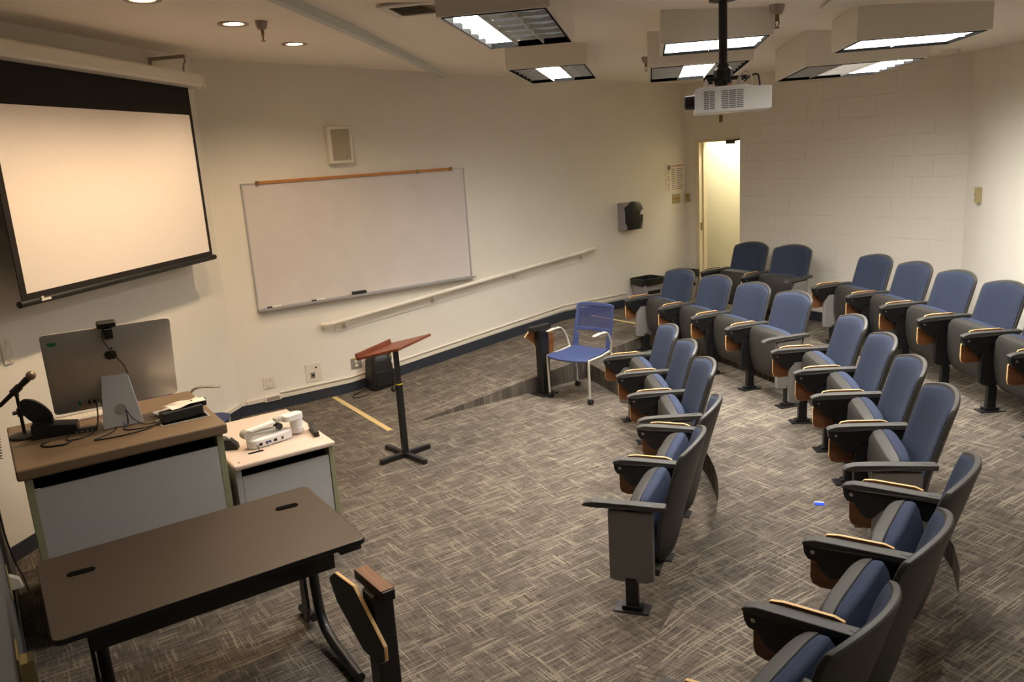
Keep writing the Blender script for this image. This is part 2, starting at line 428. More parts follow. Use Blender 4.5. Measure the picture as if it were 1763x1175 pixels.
# door frame
d1 = struct(bpy.data.objects.new('door_1', None)); COL.objects.link(d1); d1.location = (0, 8.07, 0)
b = MB(); x0, x1 = DOOR
b.box(x0-.054, x0+.012, -.015, .13, T3, 2.365); b.box(x1-.012, x1+.054, -.015, .13, T3, 2.365); b.box(x0+.012, x1-.012, -.015, .13, 2.335, 2.365)
b.box(x0+.012, x0+.03, .05, .075, T3, 2.335)
b.build('door_frame', 'cream', d1, bevel=.004)
b = MB(); b.box(x0+.012, x0+.016, .005, .035, 1.20, 1.30); b.build('strike_plate', 'brass', d1)
b = MB(); b.box(.74, .86, -.05, -.012, 2.30, 2.345); b.tube([(.84,-.03,2.335),(1.0,-.05,2.35),(1.15,-.04,2.35)], .012, mi=0)
b.build('door_closer', 'black', d1, bevel=.003)

# baseboards
def base_run(name, pts, h=.105, th=.012, normal=(1,0)):
    b = MB(); nx, ny = normal
    F = [[(x+nx*th, y+ny*th, z) for x, y, z in pts], [(x+nx*th, y+ny*th, z+h) for x, y, z in pts]]
    B = [[(x+nx*.0005, y+ny*.0005, z) for x, y, z in pts], [(x+nx*.0005, y+ny*.0005, z+h) for x, y, z in pts]]
    return struct(b.slab(F, B).build(name, 'base'))
yl = [1.9, 3.05] + [3.05+2.857*i/8 for i in range(1, 9)] + [8.065]
base_run('baseboard_left', [(0, y, ramp_z(y)) for y in yl])
base_run('baseboard_front', [(2.03, NW+.005, 0), (.005, 1.889, 0)], normal=(.7071, .7071))
base_run('baseboard_near', [(5.5, NW, 0), (2.05, NW, 0)], normal=(0, 1))
base_run('baseboard_back', [(1.22, 7.722, T3), (3.86, 7.722, T3)], normal=(0, -1))
base_run('baseboard_right', [(3.87, 7.722, T3), (7.94, 4.06, T3)], normal=(-.669, -.743))
# cable raceway over the left baseboard: flat channel and slim conduit
b = MB(); ys_ = [2.30] + [y for y in yl if y > 2.3][:-1] + [6.95]
def rz(y): return ramp_z(y)*1.06
b.slab([[(.02, y, rz(y)+.108) for y in ys_], [(.02, y, rz(y)+.145) for y in ys_]], [[(.001, y, rz(y)+.108) for y in ys_], [(.001, y, rz(y)+.145) for y in ys_]])
b.tube([(.012, y, rz(y)+.166) for y in ys_], .011, 8)
b.box(.001, .02, 1.96, 2.13, .108, .145)
o = struct(b.build('trim_1', 'trim', smooth=40))
b = MB(); b.box(.001, .028, 2.13, 2.30, .10, .15); b.box(.028, .031, 2.15, 2.28, .108, .142, 1)
tag(b.build('raceway_junction_box', ['trim', 'bracket'], bevel=.003), 'open raceway junction box low on the left wall near the corner', 'junction box')
b = MB(); nx = .7071
b.prism([(0,.108),(.02,.108),(.02,.145),(0,.145)], 'x', 0, 2.6)
struct(b.build('trim_2', 'trim', loc=(1.839+.0005, .055+.0005, 0), rot=(0, 0, R(135))))
o = bpy.data.objects['trim_2']; o.rotation_euler = (0, 0, R(-45)); o.location = (.02, 1.88, 0)
# ceiling seam batten
p0, p1 = Vector((.02, 4.45, 0)), Vector((4.6, .65, 0)); nn = 12; d = (p1-p0).normalized(); w = Vector((-d.y, d.x, 0))*.03
b = MB(); A = [p0.lerp(p1, i/nn) for i in range(nn+1)]
top = [[(*(p-w).xy, ceil_z(*(p-w).xy)+.004) for p in A], [(*(p+w).xy, ceil_z(*(p+w).xy)+.004) for p in A]]
bot = [[(x, y, z-.055) for x, y, z in r] for r in top]
struct(b.slab(bot, top).build('trim_3', 'seam'))

# ------------------------------------------------------------------ projection screen
CW = Vector((0, 1.894, 0)) + Vector((.7071, -.7071, 0))*1.4          # centre of the front wall
off = .25
ps = thing('projection_screen', 'white pull-down projection screen with black border hanging on the front wall', 'projection screen',
           CW + Vector((.7071, .7071, 0))*off, R(135))
# local: x runs right-to-left in the photograph's sense (towards the wall corner), -y into the room
L0, R0 = -1.206, .855            # local x is -s
b = MB(); b.box(L0-.045, R0+.043, -.003, .003, 1.63, 3.10); b.build('border', 'screen_black', ps)
b = MB(); b.box(L0, R0, -.005, -.0035, 1.692, 2.828); b.build('viewing_surface', 'screen', ps)
b = MB(); b.lathe([(.0, L0-.075), (.022, L0-.07), (.022, R0+.075), (0, R0+.08)], (0, 0, 1.635), 14, axis='x')
b.build('bottom_bar', 'blackp', ps, smooth=40)
b = MB(); b.box(-1.12, -1.04, -.026, -.02, 1.63, 1.645); b.box(-1.12, -1.10, -.028, -.022, 1.645, 1.66); b.build('pull_tab', 'white', ps)
hs = MB(); hs.prism([(-.11,.0),(-.095,-.018),(.0,-.022),(.03,-.01),(.04,.03),(.04,.085),(-.10,.085),(-.11,.07)], 'x', -1.36, .965)
h = hs.build('housing', 'white', ps, bevel=.004); h.location = (0, 0, 3.085); h.rotation_euler = (0, R(1.05), 0)
b = MB(); b.box(.965, .985, -.112, .042, -.024, .088); e = b.build('end_cap', 'white', h, bevel=.003)
for bx in (.80, -1.25):
    b = MB(); b.box(bx-.012, bx+.012, -.08, off-.002, 3.27, 3.295); b.box(bx-.012, bx+.012, off-.02, off-.002, 3.14, 3.295)
    b.tube([(bx, -.07, 3.28), (bx, -.075, 3.24), (bx, -.06, 3.225), (bx, -.05, 3.19), (bx, -.05, 3.165)], .008, 8)
    b.build('wall_bracket', 'bracket', ps)

# ------------------------------------------------------------------ left wall furniture
def on_left(y, z): return (0, y, z)
t = thing('whiteboard', 'large wall-mounted whiteboard in aluminium frame with marker tray', 'whiteboard', (0, 2.183, 1.007))
W, H = 2.44, 1.225
b = MB(); b.box(.002, .016, .012, W-.012, .02, H-.01); b.build('writing_surface', 'board', t)
b = MB(); b.box(.001, .024, 0, .014, 0, H); b.box(.001, .024, W-.014, W, 0, H); b.box(.001, .022, .014, W-.014, H-.012, H); b.box(.001, .022, .014, W-.014, .0, .03)
b.build('frame', 'tray', t)
b = MB(); b.prism([(.022,.022),(.07,.018),(.075,.03),(.08,.03),(.08,.008),(.022,.0)], 'y', .01, W+.02); b.build('marker_tray', 'tray', t)
b = MB(); b.box(.022, .034, .154, 2.278, H-.014, H+.012); b.build('map_rail', 'oak', t)
for y in (.15, 1.865, 2.265):
    b = MB(); b.box(.02, .042, y-.012, y+.016, H-.022, H+.016); b.build('rail_clip', 'brass', t)
for (yy, tint, lab) in ((2.27, 0, 'white dry-erase marker with black cap, nearest the left end of the tray'), (2.72, 0, 'white dry-erase marker with black cap, in the tray beside the eraser')):
    mk = thing('whiteboard_marker', lab, 'marker', (.052, yy, 1.040), 0, 'markers in the whiteboard tray')
    b = MB(); b.lathe([(0,.045),(.009,.045),(.009,.14),(.006,.145),(0,.145)], (0,0,0), 10, axis='y'); b.build('barrel', 'white', mk, smooth=40)
    b = MB(); b.lathe([(0,0),(.0095,0),(.0095,.048),(0,.048)], (0,0,0), 10, axis='y'); b.build('cap', 'black', mk, smooth=40)
b = MB(); b.box(.036, .078, 0, .15, 0, .034); b.box(.03, .036, 0, .15, 0, .034, 1)
tag(b.build('whiteboard_eraser', ['blackp', 'soot'], bevel=.005, loc=(0, 3.16, 1.032)), 'black felt eraser lying in the whiteboard tray', 'eraser')

t = thing('wall_speaker', 'square off-white wall speaker mounted above the whiteboard', 'speaker', (0, 3.20, 2.54))
b = MB(); b.box(.001, .075, -.125, .125, -.18, .18); b.build('cabinet', 'white', t, bevel=.008)
b = MB(); b.box(.0755, .079, -.095, .095, -.15, .15); b.build('grille', 'grille', t, bevel=.002)
b = MB(); b.lathe([(.0,.079),(.012,.079),(.012,.081),(0,.081)], (0,.05,-.12), 12, axis='x'); b.build('badge', 'greyplate', t)

t = thing('handrail', 'sloping white handrail along the left wall on a backing board with brackets', 'handrail', (0, 0, 0))
def hz(y): return .790 + (y-3.0)*.1027
b = MB(); pts = [(.03, 2.80, hz(2.9)-.005), (.068, 2.83, hz(2.9)-.003), (.075, 2.9, hz(2.9)), (.075, 3.1, hz(3.1))] + [(.075, 3.1+i*.4, hz(3.1+i*.4)) for i in range(1, 8)] + [(.075, 6.3, hz(6.3)), (.068, 6.38, hz(6.38)), (.03, 6.41, hz(6.4))]
b.tube(pts, .023, 12); b.build('rail', 'white', t, smooth=50)
b = MB(); b.slab([[(.012, 2.945, hz(2.945)-.115), (.012, 6.29, hz(6.29)-.125)], [(.012, 2.945, hz(2.945)-.03), (.012, 6.29, hz(6.29)-.04)]], [[(.001, 2.945, hz(2.945)-.115), (.001, 6.29, hz(6.29)-.125)], [(.001, 2.945, hz(2.945)-.03), (.001, 6.29, hz(6.29)-.04)]])
b.build('backing_board', 'wall', t)
for y in (3.05, 4.1, 5.2, 6.2):
    b = MB(); z = hz(y); b.lathe([(.0,.012),(.03,.012),(.028,.018),(.01,.02),(0,.02)], (0, y, z-.075), 14, axis='x')
    b.tube([(.015, y, z-.075), (.06, y, z-.072), (.075, y, z-.05), (.075, y, z-.02)], .008, 8)
    b.box(.062, .088, y-.035, y+.035, z-.025, z-.019)
    b.build('rail_bracket', 'trim', t, smooth=40)

# wall plates low on the left wall
def plate(name, y, z, w, h, m, label, extra=None, cat='wall plate'):
    t = thing(name, label, cat, (0, y, z)); b = MB(); b.box(.001, .007, -w/2, w/2, -h/2, h/2); b.build('plate', m, t, bevel=.002)
    if extra: extra(t)
    return t
def ex1(t):
    for zz in (.028, -.03):
        b = MB(); b.box(.007, .011, -.03, .03, zz-.022, zz+.022); b.build('insert', 'trim', t, bevel=.002)
    b = MB(); b.lathe([(0,.011),(.005,.011),(.005,.0125),(0,.0125)], (0, .012, .028), 10, axis='x'); b.build('jack', 'black', t)
plate('data_wall_plate', 2.20, .285, .115, .115, 'trim', 'white data plate low on the left wall, nearest the corner by the desk', ex1)
def ex2(t):
    b = MB(); b.box(.007, .013, -.035, .01, -.055, .005); b.build('insert', 'greyplate', t, bevel=.002)
    b = MB(); b.lathe([(0,.013),(.012,.013),(.012,.02),(0,.02)], (0, -.012, -.025), 12, axis='x'); b.build('coaxial_jack', 'black', t)
    b = MB(); b.lathe([(0,.007),(.01,.007),(.01,.009),(0,.009)], (0, .03, .05), 12, axis='x'); b.build('cable_hole', 'black', t)
plate('media_wall_plate', 2.665, .295, .17, .19, 'trim', 'large white media plate with grey coaxial socket and black hole', ex2)
def ex3(t):
    for zz in (.022, -.022):
        b = MB(); b.box(.007, .010, -.016, .016, zz-.015, zz+.015); b.build('socket', 'trim', t, bevel=.003)
    b = MB(); b.box(.0072, .009, -.03, .03, .05, .062); b.build('yellow_tape_strip', 'yellow', t)
plate('power_outlet', 3.135, .30, .12, .115, 'greyplate', 'grey metal power outlet with yellow tape, left of the black floor speaker', ex3, 'outlet')
def ex4(t):
    for zz in (.022, -.022):
        b = MB(); b.box(.007, .010, -.016, .016, zz-.015, zz+.015); b.build('socket', 'beige', t, bevel=.003)
    b = MB(); b.lathe([(0,.010),(.018,.010),(.016,.04),(0,.04)], (0, .01, .024), 12, axis='x'); b.build('plug', 'black', t)
plate('power_outlet', 3.50, .325, .085, .125, 'beige', 'beige power outlet with black plug, right of the black floor speaker', ex4, 'outlet')
# floor speaker behind lectern
t = thing('floor_speaker', 'black tapered loudspeaker standing on the floor against the left wall', 'speaker', (.135, 3.33, .02))
b = MB()
sec = [(0,.115,.13),(.01,.12,.135),(.14,.118,.132),(.30,.105,.118),(.355,.095,.105),(.37,.08,.09)]
rings = []
for z, hx, hy in sec:
    rings.append([(x, y, z) for x, y in rounded(-hx, hx, -hy, hy, .05, 4)])
vs = [[b.bm.verts.new(p) for p in r] for r in rings]
for i in range(len(vs)-1):
    for k in range(len(vs[0])): b.bm.faces.new((vs[i][k], vs[i][(k+1)%len(vs[0])], vs[i+1][(k+1)%len(vs[0])], vs[i+1][k]))
b.bm.faces.new(vs[0][::-1]); b.bm.faces.new(vs[-1])
b.build('cabinet', 'blackp', t, smooth=35)
b = MB(); b.box(.112, .1235, -.09, .09, .05, .20); b.build('grille', 'blackp', t, bevel=.004)
b = MB(); b.tube(smooth_path([(-.02,-.10,.33),(0,-.02,.385),(0,.02,.385),(-.02,.10,.33)]), .012, 8); b.build('handle', 'blackp', t, smooth=50)
b = MB(); b.tube(smooth_path([(.05,3.505,.345),(.075,3.51,.30),(.07,3.49,.24),(.06,3.47,.20)]), .0045, 6)
tag(b.build('speaker_power_cord', 'black', smooth=60), 'short black cord running from the beige outlet to the floor speaker', 'cord')
b = MB(); b.tube(smooth_path([(.10,3.18,.035),(.12,3.08,.012),(.20,2.98,.008),(.27,3.0,.008),(.26,3.12,.008),(.2,3.2,.01)]), .0045, 6)
tag(b.build('loose_cord', 'black', smooth=60), 'looped black cord lying on the carpet beside the floor speaker', 'cord')

# paper towel dispenser
t = thing('paper_towel_dispenser', 'black and grey paper towel dispenser on the left wall above the bins', 'paper towel dispenser', (0, 7.0, 1.31))
b = MB(); b.prism([(0.001,.0),(.13,.0),(.14,.05),(.14,.25),(.115,.325),(.05,.345),(.001,.345)], 'y', -.155, .155); b.build('back_case', 'bin', t, bevel=.01)
def towel(v): # front cover bulge
    return .147+.03*math.sin(PI*min(1, max(0, v)))
rows_f, rows_b = [], []
for i in range(9):
    z = .005+.35*i/8; rf, rb = [], []
    for k in range(9):
        u = -1+k/4; zz = min(z, .29+.07*(1-abs(u))**1.2 if i > 6 else z)
        rf.append((towel(i/8)-.03*u*u, u*.15, zz)); rb.append((.10, u*.15, zz))
    rows_f.append(rf); rows_b.append(rb)
b = MB(); b.slab(rows_f, rows_b); b.build('cover', 'blackp', t, smooth=40)
b = MB(); b.prism([(.06,.19),(.115,.19),(.115,.225),(.087,.25),(.06,.225)], 'x', .195, .2); b.build('label_sticker', 'white', t)
# notice, switches
t = thing('notice_poster', 'white printed notice with round seal and lines of small text beside the doorway', 'poster', (0, 7.70, 1.715))
b = MB(); b.lathe([(.022,.0065),(.034,.0065),(.034,.0075),(.022,.0075),(.022,.0065)], (0, .06, .325), 20, axis='x'); b.lathe([(0,.0065),(.013,.0065),(.013,.0075),(0,.0075)], (0,.06,.325), 12, axis='x'); b.build('seal', 'ink', t)
b = MB(); b.box(.001, .006, 0, .355, 0, .385, 2)
b.box(.006, .0072, .18, .33, .335, .352, 1); b.box(.006, .0072, .11, .17, .335, .350, 0)
for i in range(12):
    z = .30-.024*i
    if i not in (3, 7): b.box(.006, .0072, .03, .03+.05*(.6+.4*random.random()), z, z+.008, 0)
    b.box(.006, .0072, .11, .11+.07*(.7+.3*random.random()), z, z+.009, 0)
    b.box(.006, .0072, .20, .20+.13*(.75+.25*random.random()), z, z+.011, 0)
b.build('printed_sheet', ['ink', 'redink', 'paper'], t)
t = thing('light_switch', 'beige three-gang light switch on the left wall below the notice', 'light switch', (0, 7.89, 1.628))
b = MB(); b.box(.001, .007, -.075, .075, -.06, .06); b.build('plate', 'beige', t, bevel=.003)
for y in (-.045, 0, .045):
    b = MB(); b.box(.007, .018, y-.005, y+.005, -.004, .014); b.build('toggle', 'oak', t, bevel=.001)
t = thing('thermostat', 'small beige thermostat on the recess wall between corner and door frame', 'thermostat', (.055, 8.07, 1.63))
b = MB(); b.box(-.035, .035, -.028, -.001, -.055, .055); b.build('cover', 'beige', t, bevel=.004)
b = MB(); b.box(-.02, .02, -.030, -.028, .01, .03); b.build('dial_window', 'oak', t)
b = MB(); b.box(.61, .64, 8.045, 8.069, 2.57, 2.66)
tag(b.build('door_hook', 'brass', bevel=.003), 'small brown metal hook on the wall above the doorway', 'hook')
ang = math.atan2(-3.672, 4.08)
t = thing('wall_sensor', 'small beige wall sensor box on the right wall', 'wall sensor', (4.10, 7.515, 1.735), ang)
b = MB(); b.box(-.04, .04, -.035, -.001, -.075, .06); b.build('case', 'beige', t, bevel=.004)
b = MB(); b.box(-.03, -.005, -.037, -.035, -.01, .005); b.build('button', 'ink', t)
t = thing('wall_control_plate', 'tall white control plate on the front wall at far left edge', 'wall control', Vector((1.835, .059, 1.33)), R(135))
b = MB(); b.box(-.035, .045, -.012, -.001, -.085, .07); b.build('plate', 'trim', t, bevel=.003)
b = MB(); b.box(-.01, .02, -.016, -.012, -.03, .02); b.build('rocker', 'white', t, bevel=.002)
for zz in (-.07, .055):
    b = MB(); b.lathe([(0,-.014),(.004,-.014),(.004,-.012),(0,-.012)], (.005, 0, zz), 8, axis='y'); b.build('screw', 'brass', t)

# waste bins
def bin_(name, loc, label):
    t = thing(name, label, 'waste bin', loc, 0, 'grey waste bins by the left wall')
    h = .375; sec = [(0,.10,.13),(h,.14,.18)]
    b = MB(); V = []
    for z, hx, hy in sec: V.append([b.bm.verts.new((x, y, z)) for x, y in rounded(-hx, hx, -hy, hy, .04, 4)])
    n = len(V[0])
    for k in range(n): b.bm.faces.new((V[0][k], V[0][(k+1)%n], V[1][(k+1)%n], V[1][k]))
    b.bm.faces.new(V[0][::-1])
    b.build('bucket', 'bin', t, smooth=50)
    b = MB(); prof = [(.136,.175,.37-.075),(.146,.187,.37-.07),(.148,.19,h+.006),(.138,.178,h+.008),(.12,.15,.18),(.09,.12,.05)]
    V = []
    for i, (hx, hy, z) in enumerate(prof):
        V.append([b.bm.verts.new((x, y, z+(.012*math.sin(k*1.9)+.008*math.sin(k*.8) if i < 2 else 0))) for k, (x, y) in enumerate(rounded(-hx, hx, -hy, hy, .045, 4))])
    for i in range(len(V)-1):
        for k in range(n): b.bm.faces.new((V[i][k], V[i][(k+1)%n], V[i+1][(k+1)%n], V[i+1][k]))
    b.bm.faces.new(V[-1])
    b.build('liner', 'liner', t, smooth=60)
    return t
bin_('waste_bin', (.185, 7.16, T3), 'grey waste bin with black liner, in plain view against the left wall')
bin_('waste_bin', (.175, 7.82, T3), 'grey waste bin with black liner in the recess corner, mostly hidden behind chairs')

# floor tape
b = MB(); b.box(.03, 1.43, -.026, .026, .0006, .002)
tag(b.build('floor_tape', 'tape', loc=(0, 2.84, 0), rot=(0, 0, R(-1.2))), 'tan tape strip across the carpet at the foot of the ramp by the lectern', 'tape')
b = MB(); b.box(.05, 1.38, -.022, .022, T3+.0006, T3+.002)
tag(b.build('floor_tape', 'tape', loc=(0, 6.30, 0), rot=(0, 0, R(2.5))), 'tan tape strip at the top of the ramp behind the blue mesh chair', 'tape')

# ------------------------------------------------------------------ auditorium chairs
SEATS = {
'1A': [(2.825,4.695,241.1),(3.322,4.41,238.9),(3.798,4.101,237.3),(4.252,3.784,236.0)],
'1B': [(4.455,3.579,213.4),(4.781,3.094,214.1),(5.094,2.614,215.6)],
'2A': [(1.505,6.075,260.0),(2.108,5.975,260.3),(2.688,5.846,257.5),(3.254,5.689,254.7),(3.788,5.521,253.1)],
'2B': [(4.162,5.251,234.7),(4.642,4.888,234.0),(5.075,4.491,230.2),(5.484,4.072,229.1),(5.88,3.643,226.0)],
'2C': [(6.099,3.311,200.1),(6.308,2.739,202.4),(6.48,2.16,198.8),(6.603,1.585,193.0),(6.73,1.0,191.0)],
'3A': [(1.391,7.316,266.9),(1.976,7.296,270.3),(2.528,7.296,270.9)],
'3B': [(3.09,7.155,248.6),(3.629,6.931,246.1),(4.131,6.67,243.7),(4.635,6.391,240.6),(5.144,6.082,237.5),(5.63,5.74,234.5),(6.10,5.36,231.5)],
}
TIER = {'1': 0., '2': T2, '3': T3}
HA, LA = .598, .427
def back_outline(v, u):
    """u -1..1 across, v 0..1 up: local x, z"""
    w = .215+.034*min(1, v/.35)
    if v > .90: w -= .014*((v-.90)/.10)**3
    if v < .12: w -= .05*((.12-v)/.12)**2
    x = u*w
    zt = .893-.045*(abs(u))**2.2; zb = .205+.02*abs(u)**2
    return x, zb+(zt-zb)*v
def back_y(x, z):
    y = -.125*(z-.45)/.443 if z > .45 else .06*((.45-z)/.25)**1.3
    return y+.055*(x/.24)**2
def make_parts():
    P = {}
    tmp = bpy.data.objects.new('tmp', None); COL.objects.link(tmp)
    us = [-1+2*i/14 for i in range(15)]; vs = [0,.04,.1,.2,.3,.4,.5,.6,.7,.8,.87,.93,.97,1]
    fr, bk = [], []
    for v in vs:
        a, c = [], []
        for u in us:
            x, z = back_outline(v, u); th = .03 if abs(u) < .99 and 0 < v < 1 else .022
            y = back_y(x, z); a.append((x, y, z)); c.append((x, y-th, z))
        fr.append(a); bk.append(c)
    P['back'] = MB().slab(fr, bk).build('backrest', 'back_shell', tmp, smooth=60, bevel=.004)
    fr, bk = [], []
    for v in [0,.06,.15,.3,.5,.7,.85,.95,1]:
        a, c = [], []
        for u in us:
            vv = .30+.675*v; x, z = back_outline(vv, u*.945)
            if v > .9: x *= 1-.03*((v-.9)/.1)**2
            edge = min(1, (1-abs(u))/.12, v/.06 if v < .06 else 1, (1-v)/.08)
            y = back_y(x, z); a.append((x, y+.006+.016*max(0, edge)**.6, z)); c.append((x, y-.004, z))
        fr.append(a); bk.append(c)
    P['pad'] = MB().slab(fr, bk).build('upholstery', 'fabric', P['back'], smooth=70)
    # folded seat: pan (shell) and cushion
    pan_f = [(.150,.600),(.205,.585),(.225,.54),(.230,.44),(.224,.34),(.208,.25),(.175,.19),(.08,.165)]
    pan_b = [(.148,.592),(.150,.57),(.152,.53),(.148,.45),(.140,.36),(.12,.28),(.09,.22),(.05,.20)]
    def hw(i): return [.232,.242,.246,.246,.245,.242,.236,.225][i]
    fr = [[(u*hw(i), y-.022*abs(u)**4*(i > 0), z-.014*abs(u)**4*(i < 2)) for u in us] for i, (y, z) in enumerate(pan_f)]
    bk = [[(u*hw(i), y, z-.014*abs(u)**4*(i < 2)) for u in us] for i, (y, z) in enumerate(pan_b)]
    P['seat'] = MB().slab(fr, bk).build('seat', 'shell', tmp, smooth=60, bevel=.005)
    cu_f = [(.149,.602),(.153,.54),(.149,.45),(.136,.36),(.112,.28)]
    cu_b = [(.098,.605),(.078,.55),(.054,.46),(.046,.38),(.05,.30)]
    fr = [[(u*(.240 if i else .230), y, z-.018*abs(u)**4*(i == 0)) for u in us] for i, (y, z) in enumerate(cu_f)]
    bk = [[(u*(.240 if i else .230), y+.015*abs(u)**3, z-.018*abs(u)**4*(i == 0)) for u in us] for i, (y, z) in enumerate(cu_b)]
    P['cushion'] = MB().slab(fr, bk).build('seat_cushion', 'fabric_side', P['seat'], smooth=60, bevel=.012, seg=3)
    # arm (origin at the rear of the arm on the floor)
    b = MB(); b.prism([(0,.57),(.0,.598),(.30,.598),(.38,.595),(.415,.585),(.43,.574),(.427,.566),(.38,.562),(.3,.566)], 'x', -.029, .029)
    for v in b.bm.verts:
        if v.co.y > .37: v.co.x *= .86
    P['arm'] = b.build('armrest', 'plastic', tmp, bevel=.007)
    b = MB(); b.lathe([(0,.5982),(.012,.5982),(.012,.5992),(.008,.5994),(0,.599)], (0,0,0), 16); b.xf(Matrix.Diagonal((.9, 1.7, 1, 1))); b.xf(Matrix.Translation((0, .05, 0)))
    P['plug'] = b.build('arm_plug', 'shell', P['arm'], smooth=40)
    b = MB(); b.prism([(.01,.566),(.425,.566),(.42,.53),(.405,.505),(.375,.50),(.345,.455),(.315,.435),(.29,.44),(.25,.49),(.18,.49),(.02,.47)], 'x', -.022, .022)
    P['bracket'] = b.build('tablet_bracket', 'black', tmp, bevel=.005)
    b = MB(); b.lathe([(0,-.026),(.009,-.026),(.010,-.022),(.010,.022),(0,.022)], (0,.385,.542), 12, axis='x'); P['bolt'] = b.build('bolt', 'chrome', P['bracket'], smooth=40)
    tab = [(.10,.40),(.16,.375),(.36,.36),(.395,.372),(.405,.40),(.405,.50),(.385,.545),(.345,.602),(.30,.609),(.13,.609),(.095,.598)]
    b = MB(); b.prism(tab, 'x', .030, .046, mi=0, cap=1, cap2=1); P['tablet'] = b.build('writing_tablet', ['edge', 'tablet'], tmp, bevel=.003)
    b = MB(); b.box(-.02, .02, .15, .215, .0, .19); b.box(-.012, .012, .155, .21, .18, .56); P['post'] = b.build('standard', 'black', tmp, bevel=.004)
    b = MB(); b.box(-.05, .05, .09, .275, .0, .010); b.box(-.03, .03, .13, .235, .01, .03); P['plate'] = b.build('floor_plate', 'black', P['post'], bevel=.003)
    pan = [(.065,.555),(.065,.18),(.10,.165),(.18,.158),(.26,.162),(.295,.172),(.295,.555)]
    b = MB(); b.prism(pan, 'x', -.020, .020); P['endpanel'] = b.build('end_panel', 'grey_panel', tmp, bevel=.006)
    b = MB(); b.prism([(.08,.50),(.08,.22),(.13,.20),(.25,.20),(.28,.22),(.28,.50)], 'x', -.018, .018); P['sidepanel'] = b.build('side_panel', 'blackp', tmp, bevel=.004)
    return P, tmp
P, tmp = make_parts()
def place(proto, parent, loc=(0,0,0), rz=0):
    c = dup(proto, parent); c.location = loc; c.rotation_euler = (0, 0, rz); return c
ROWDESC = {
'1A': ('front-row chair, {} of three beside the blue mesh chair', ['first and farthest from the camera', 'middle one', 'last, with plain end armrest'], 'front row, three chairs beside the blue mesh chair'),
'1B': ('front-row blue auditorium chair, {} of the near pair', ['farther one', 'nearest one'], 'front row, near pair of chairs'),
'2A': ('middle-row blue auditorium chair in the section by the ramp, {}', ['leftmost, in front of the bins', 'second from the ramp', 'third from the ramp', 'rightmost, with plain end armrest'], 'middle row, four chairs by the ramp'),
'2B': ('middle-row blue auditorium chair in the centre section, {}', ['farthest from the camera', 'second from the far end', 'third from the far end', 'nearest, with plain end armrest'], 'middle row, four chairs in the centre'),
'2C': ('middle-row blue auditorium chair in the foreground section, {}', ['farthest, beside the small blue wrapper', 'second from its far end', 'third, back cut by the bottom edge', 'only its armrest tip showing at bottom edge'], 'middle row, foreground chairs'),
'3A': ('back-row blue auditorium chair of the pair by the doorway, {}', ['left one, overlapping the doorway', 'right one, with plain end armrest'], 'back row, pair by the doorway'),
'3B': ('back-row blue auditorium chair against the block wall, {}', ['leftmost of its section', 'second from the left of its section', 'third from the left, top before the wall', 'fourth from the left, beside the corner', 'fifth, back cut by the right edge', 'last, only armrest showing at right edge'], 'back row along the block wall'),
}
for key, arms in SEATS.items():
    z = TIER[key[0]]; fmt, descs, grp = ROWDESC[key]
    nch = len(arms)-1
    for i in range(nch):
        a, c = arms[i], arms[i+1]
        A = Vector((a[0], a[1], 0)); B = Vector((c[0], c[1], 0)); u = (A-B); S = u.length
        th = math.atan2(u.y, u.x)                      # local +x points from arm i+1 to arm i
        O = (A+B)/2
        t = thing('auditorium_chair', fmt.format(descs[i]), 'chair', (O.x, O.y, z), th, grp)
        place(P['back'], t); place(P['seat'], t)
        def arm(pt, tabl, endp):
            loc = Matrix.Rotation(-th, 4, 'Z') @ (Vector((pt[0], pt[1], 0))-O)
            rz = R(pt[2]-90)-th
            place(P['arm'], t, loc, rz)
            if tabl: place(P['bracket'], t, loc, rz); place(P['tablet'], t, loc, rz)
            place(P['post'], t, loc, rz)
            place(P['endpanel' if endp else 'sidepanel'], t, loc, rz)
        arm(a, True, i == 0)
        if i == nch-1 and key not in ('2C', '3B'): arm(c, False, True)
for o in list(tmp.children):
    for ch in o.children: bpy.data.objects.remove(ch)
    bpy.data.objects.remove(o)
bpy.data.objects.remove(tmp)

# stand-alone tablet posts at the ends of the front row
def tablet_post(loc, heading, label, outline, side, faces):
    t = thing('tablet_arm_post', label, 'tablet arm post', loc, heading-PI/2, 'stand-alone tablet arm posts')
    b = MB(); b.box(-.045, .045, -.05, .05, .012, .66); b.build('column', 'black', t, bevel=.006)
    b = MB(); b.box(-.10, .10, -.10, .10, 0, .012); b.build('floor_plate', 'black', t, bevel=.004)
    b = MB(); b.box(-.028, .028, -.11, .15, .655, .70); b.box(-.035, .035, -.02, .06, .60, .655); b.build('hinge_block', 'black', t, bevel=.004)
    b = MB(); b.box(-.0285, .0285, -.10, .14, .700, .703); b.build('hinge_cover', 'tablet' if faces else 'blackp', t)
    b = MB(); b.lathe([(0,.05),(.012,.05),(.012,.058),(0,.058)], (.0,0,.0), 12, axis='y'); b.build('bolt', 'chrome', t, loc=(.02, .0, .63))
    x0 = .055*side
    b = MB(); b.prism(outline, 'x', x0, x0+.018*side, mi=0, cap=1 if not faces else 2, cap2=1 if not faces else 2); b.build('writing_tablet', ['edge', 'tablet', 'plastic'], t, bevel=.004)
    return t
ol = [(.17,.60),(.075,.685),(-.06,.67),(-.17,.63),(-.225,.52),(-.205,.40),(-.14,.29),(-.06,.22),(-.02,.22),(.0,.40),(.06,.52)]
tablet_post((1.537, 4.46, 0), R(277), 'black post with brown folded tablet, beside the blue mesh chair', ol, 1, False)
ol2 = [(.33,.60),(.26,.655),(.07,.672),(-.17,.51),(-.165,.445),(-.105,.40),(.04,.392),(.27,.515)]
tablet_post((4.975, 1.11, 0), R(182), 'black post with dark folded tablet in front of the dark table', ol2, -1, True)

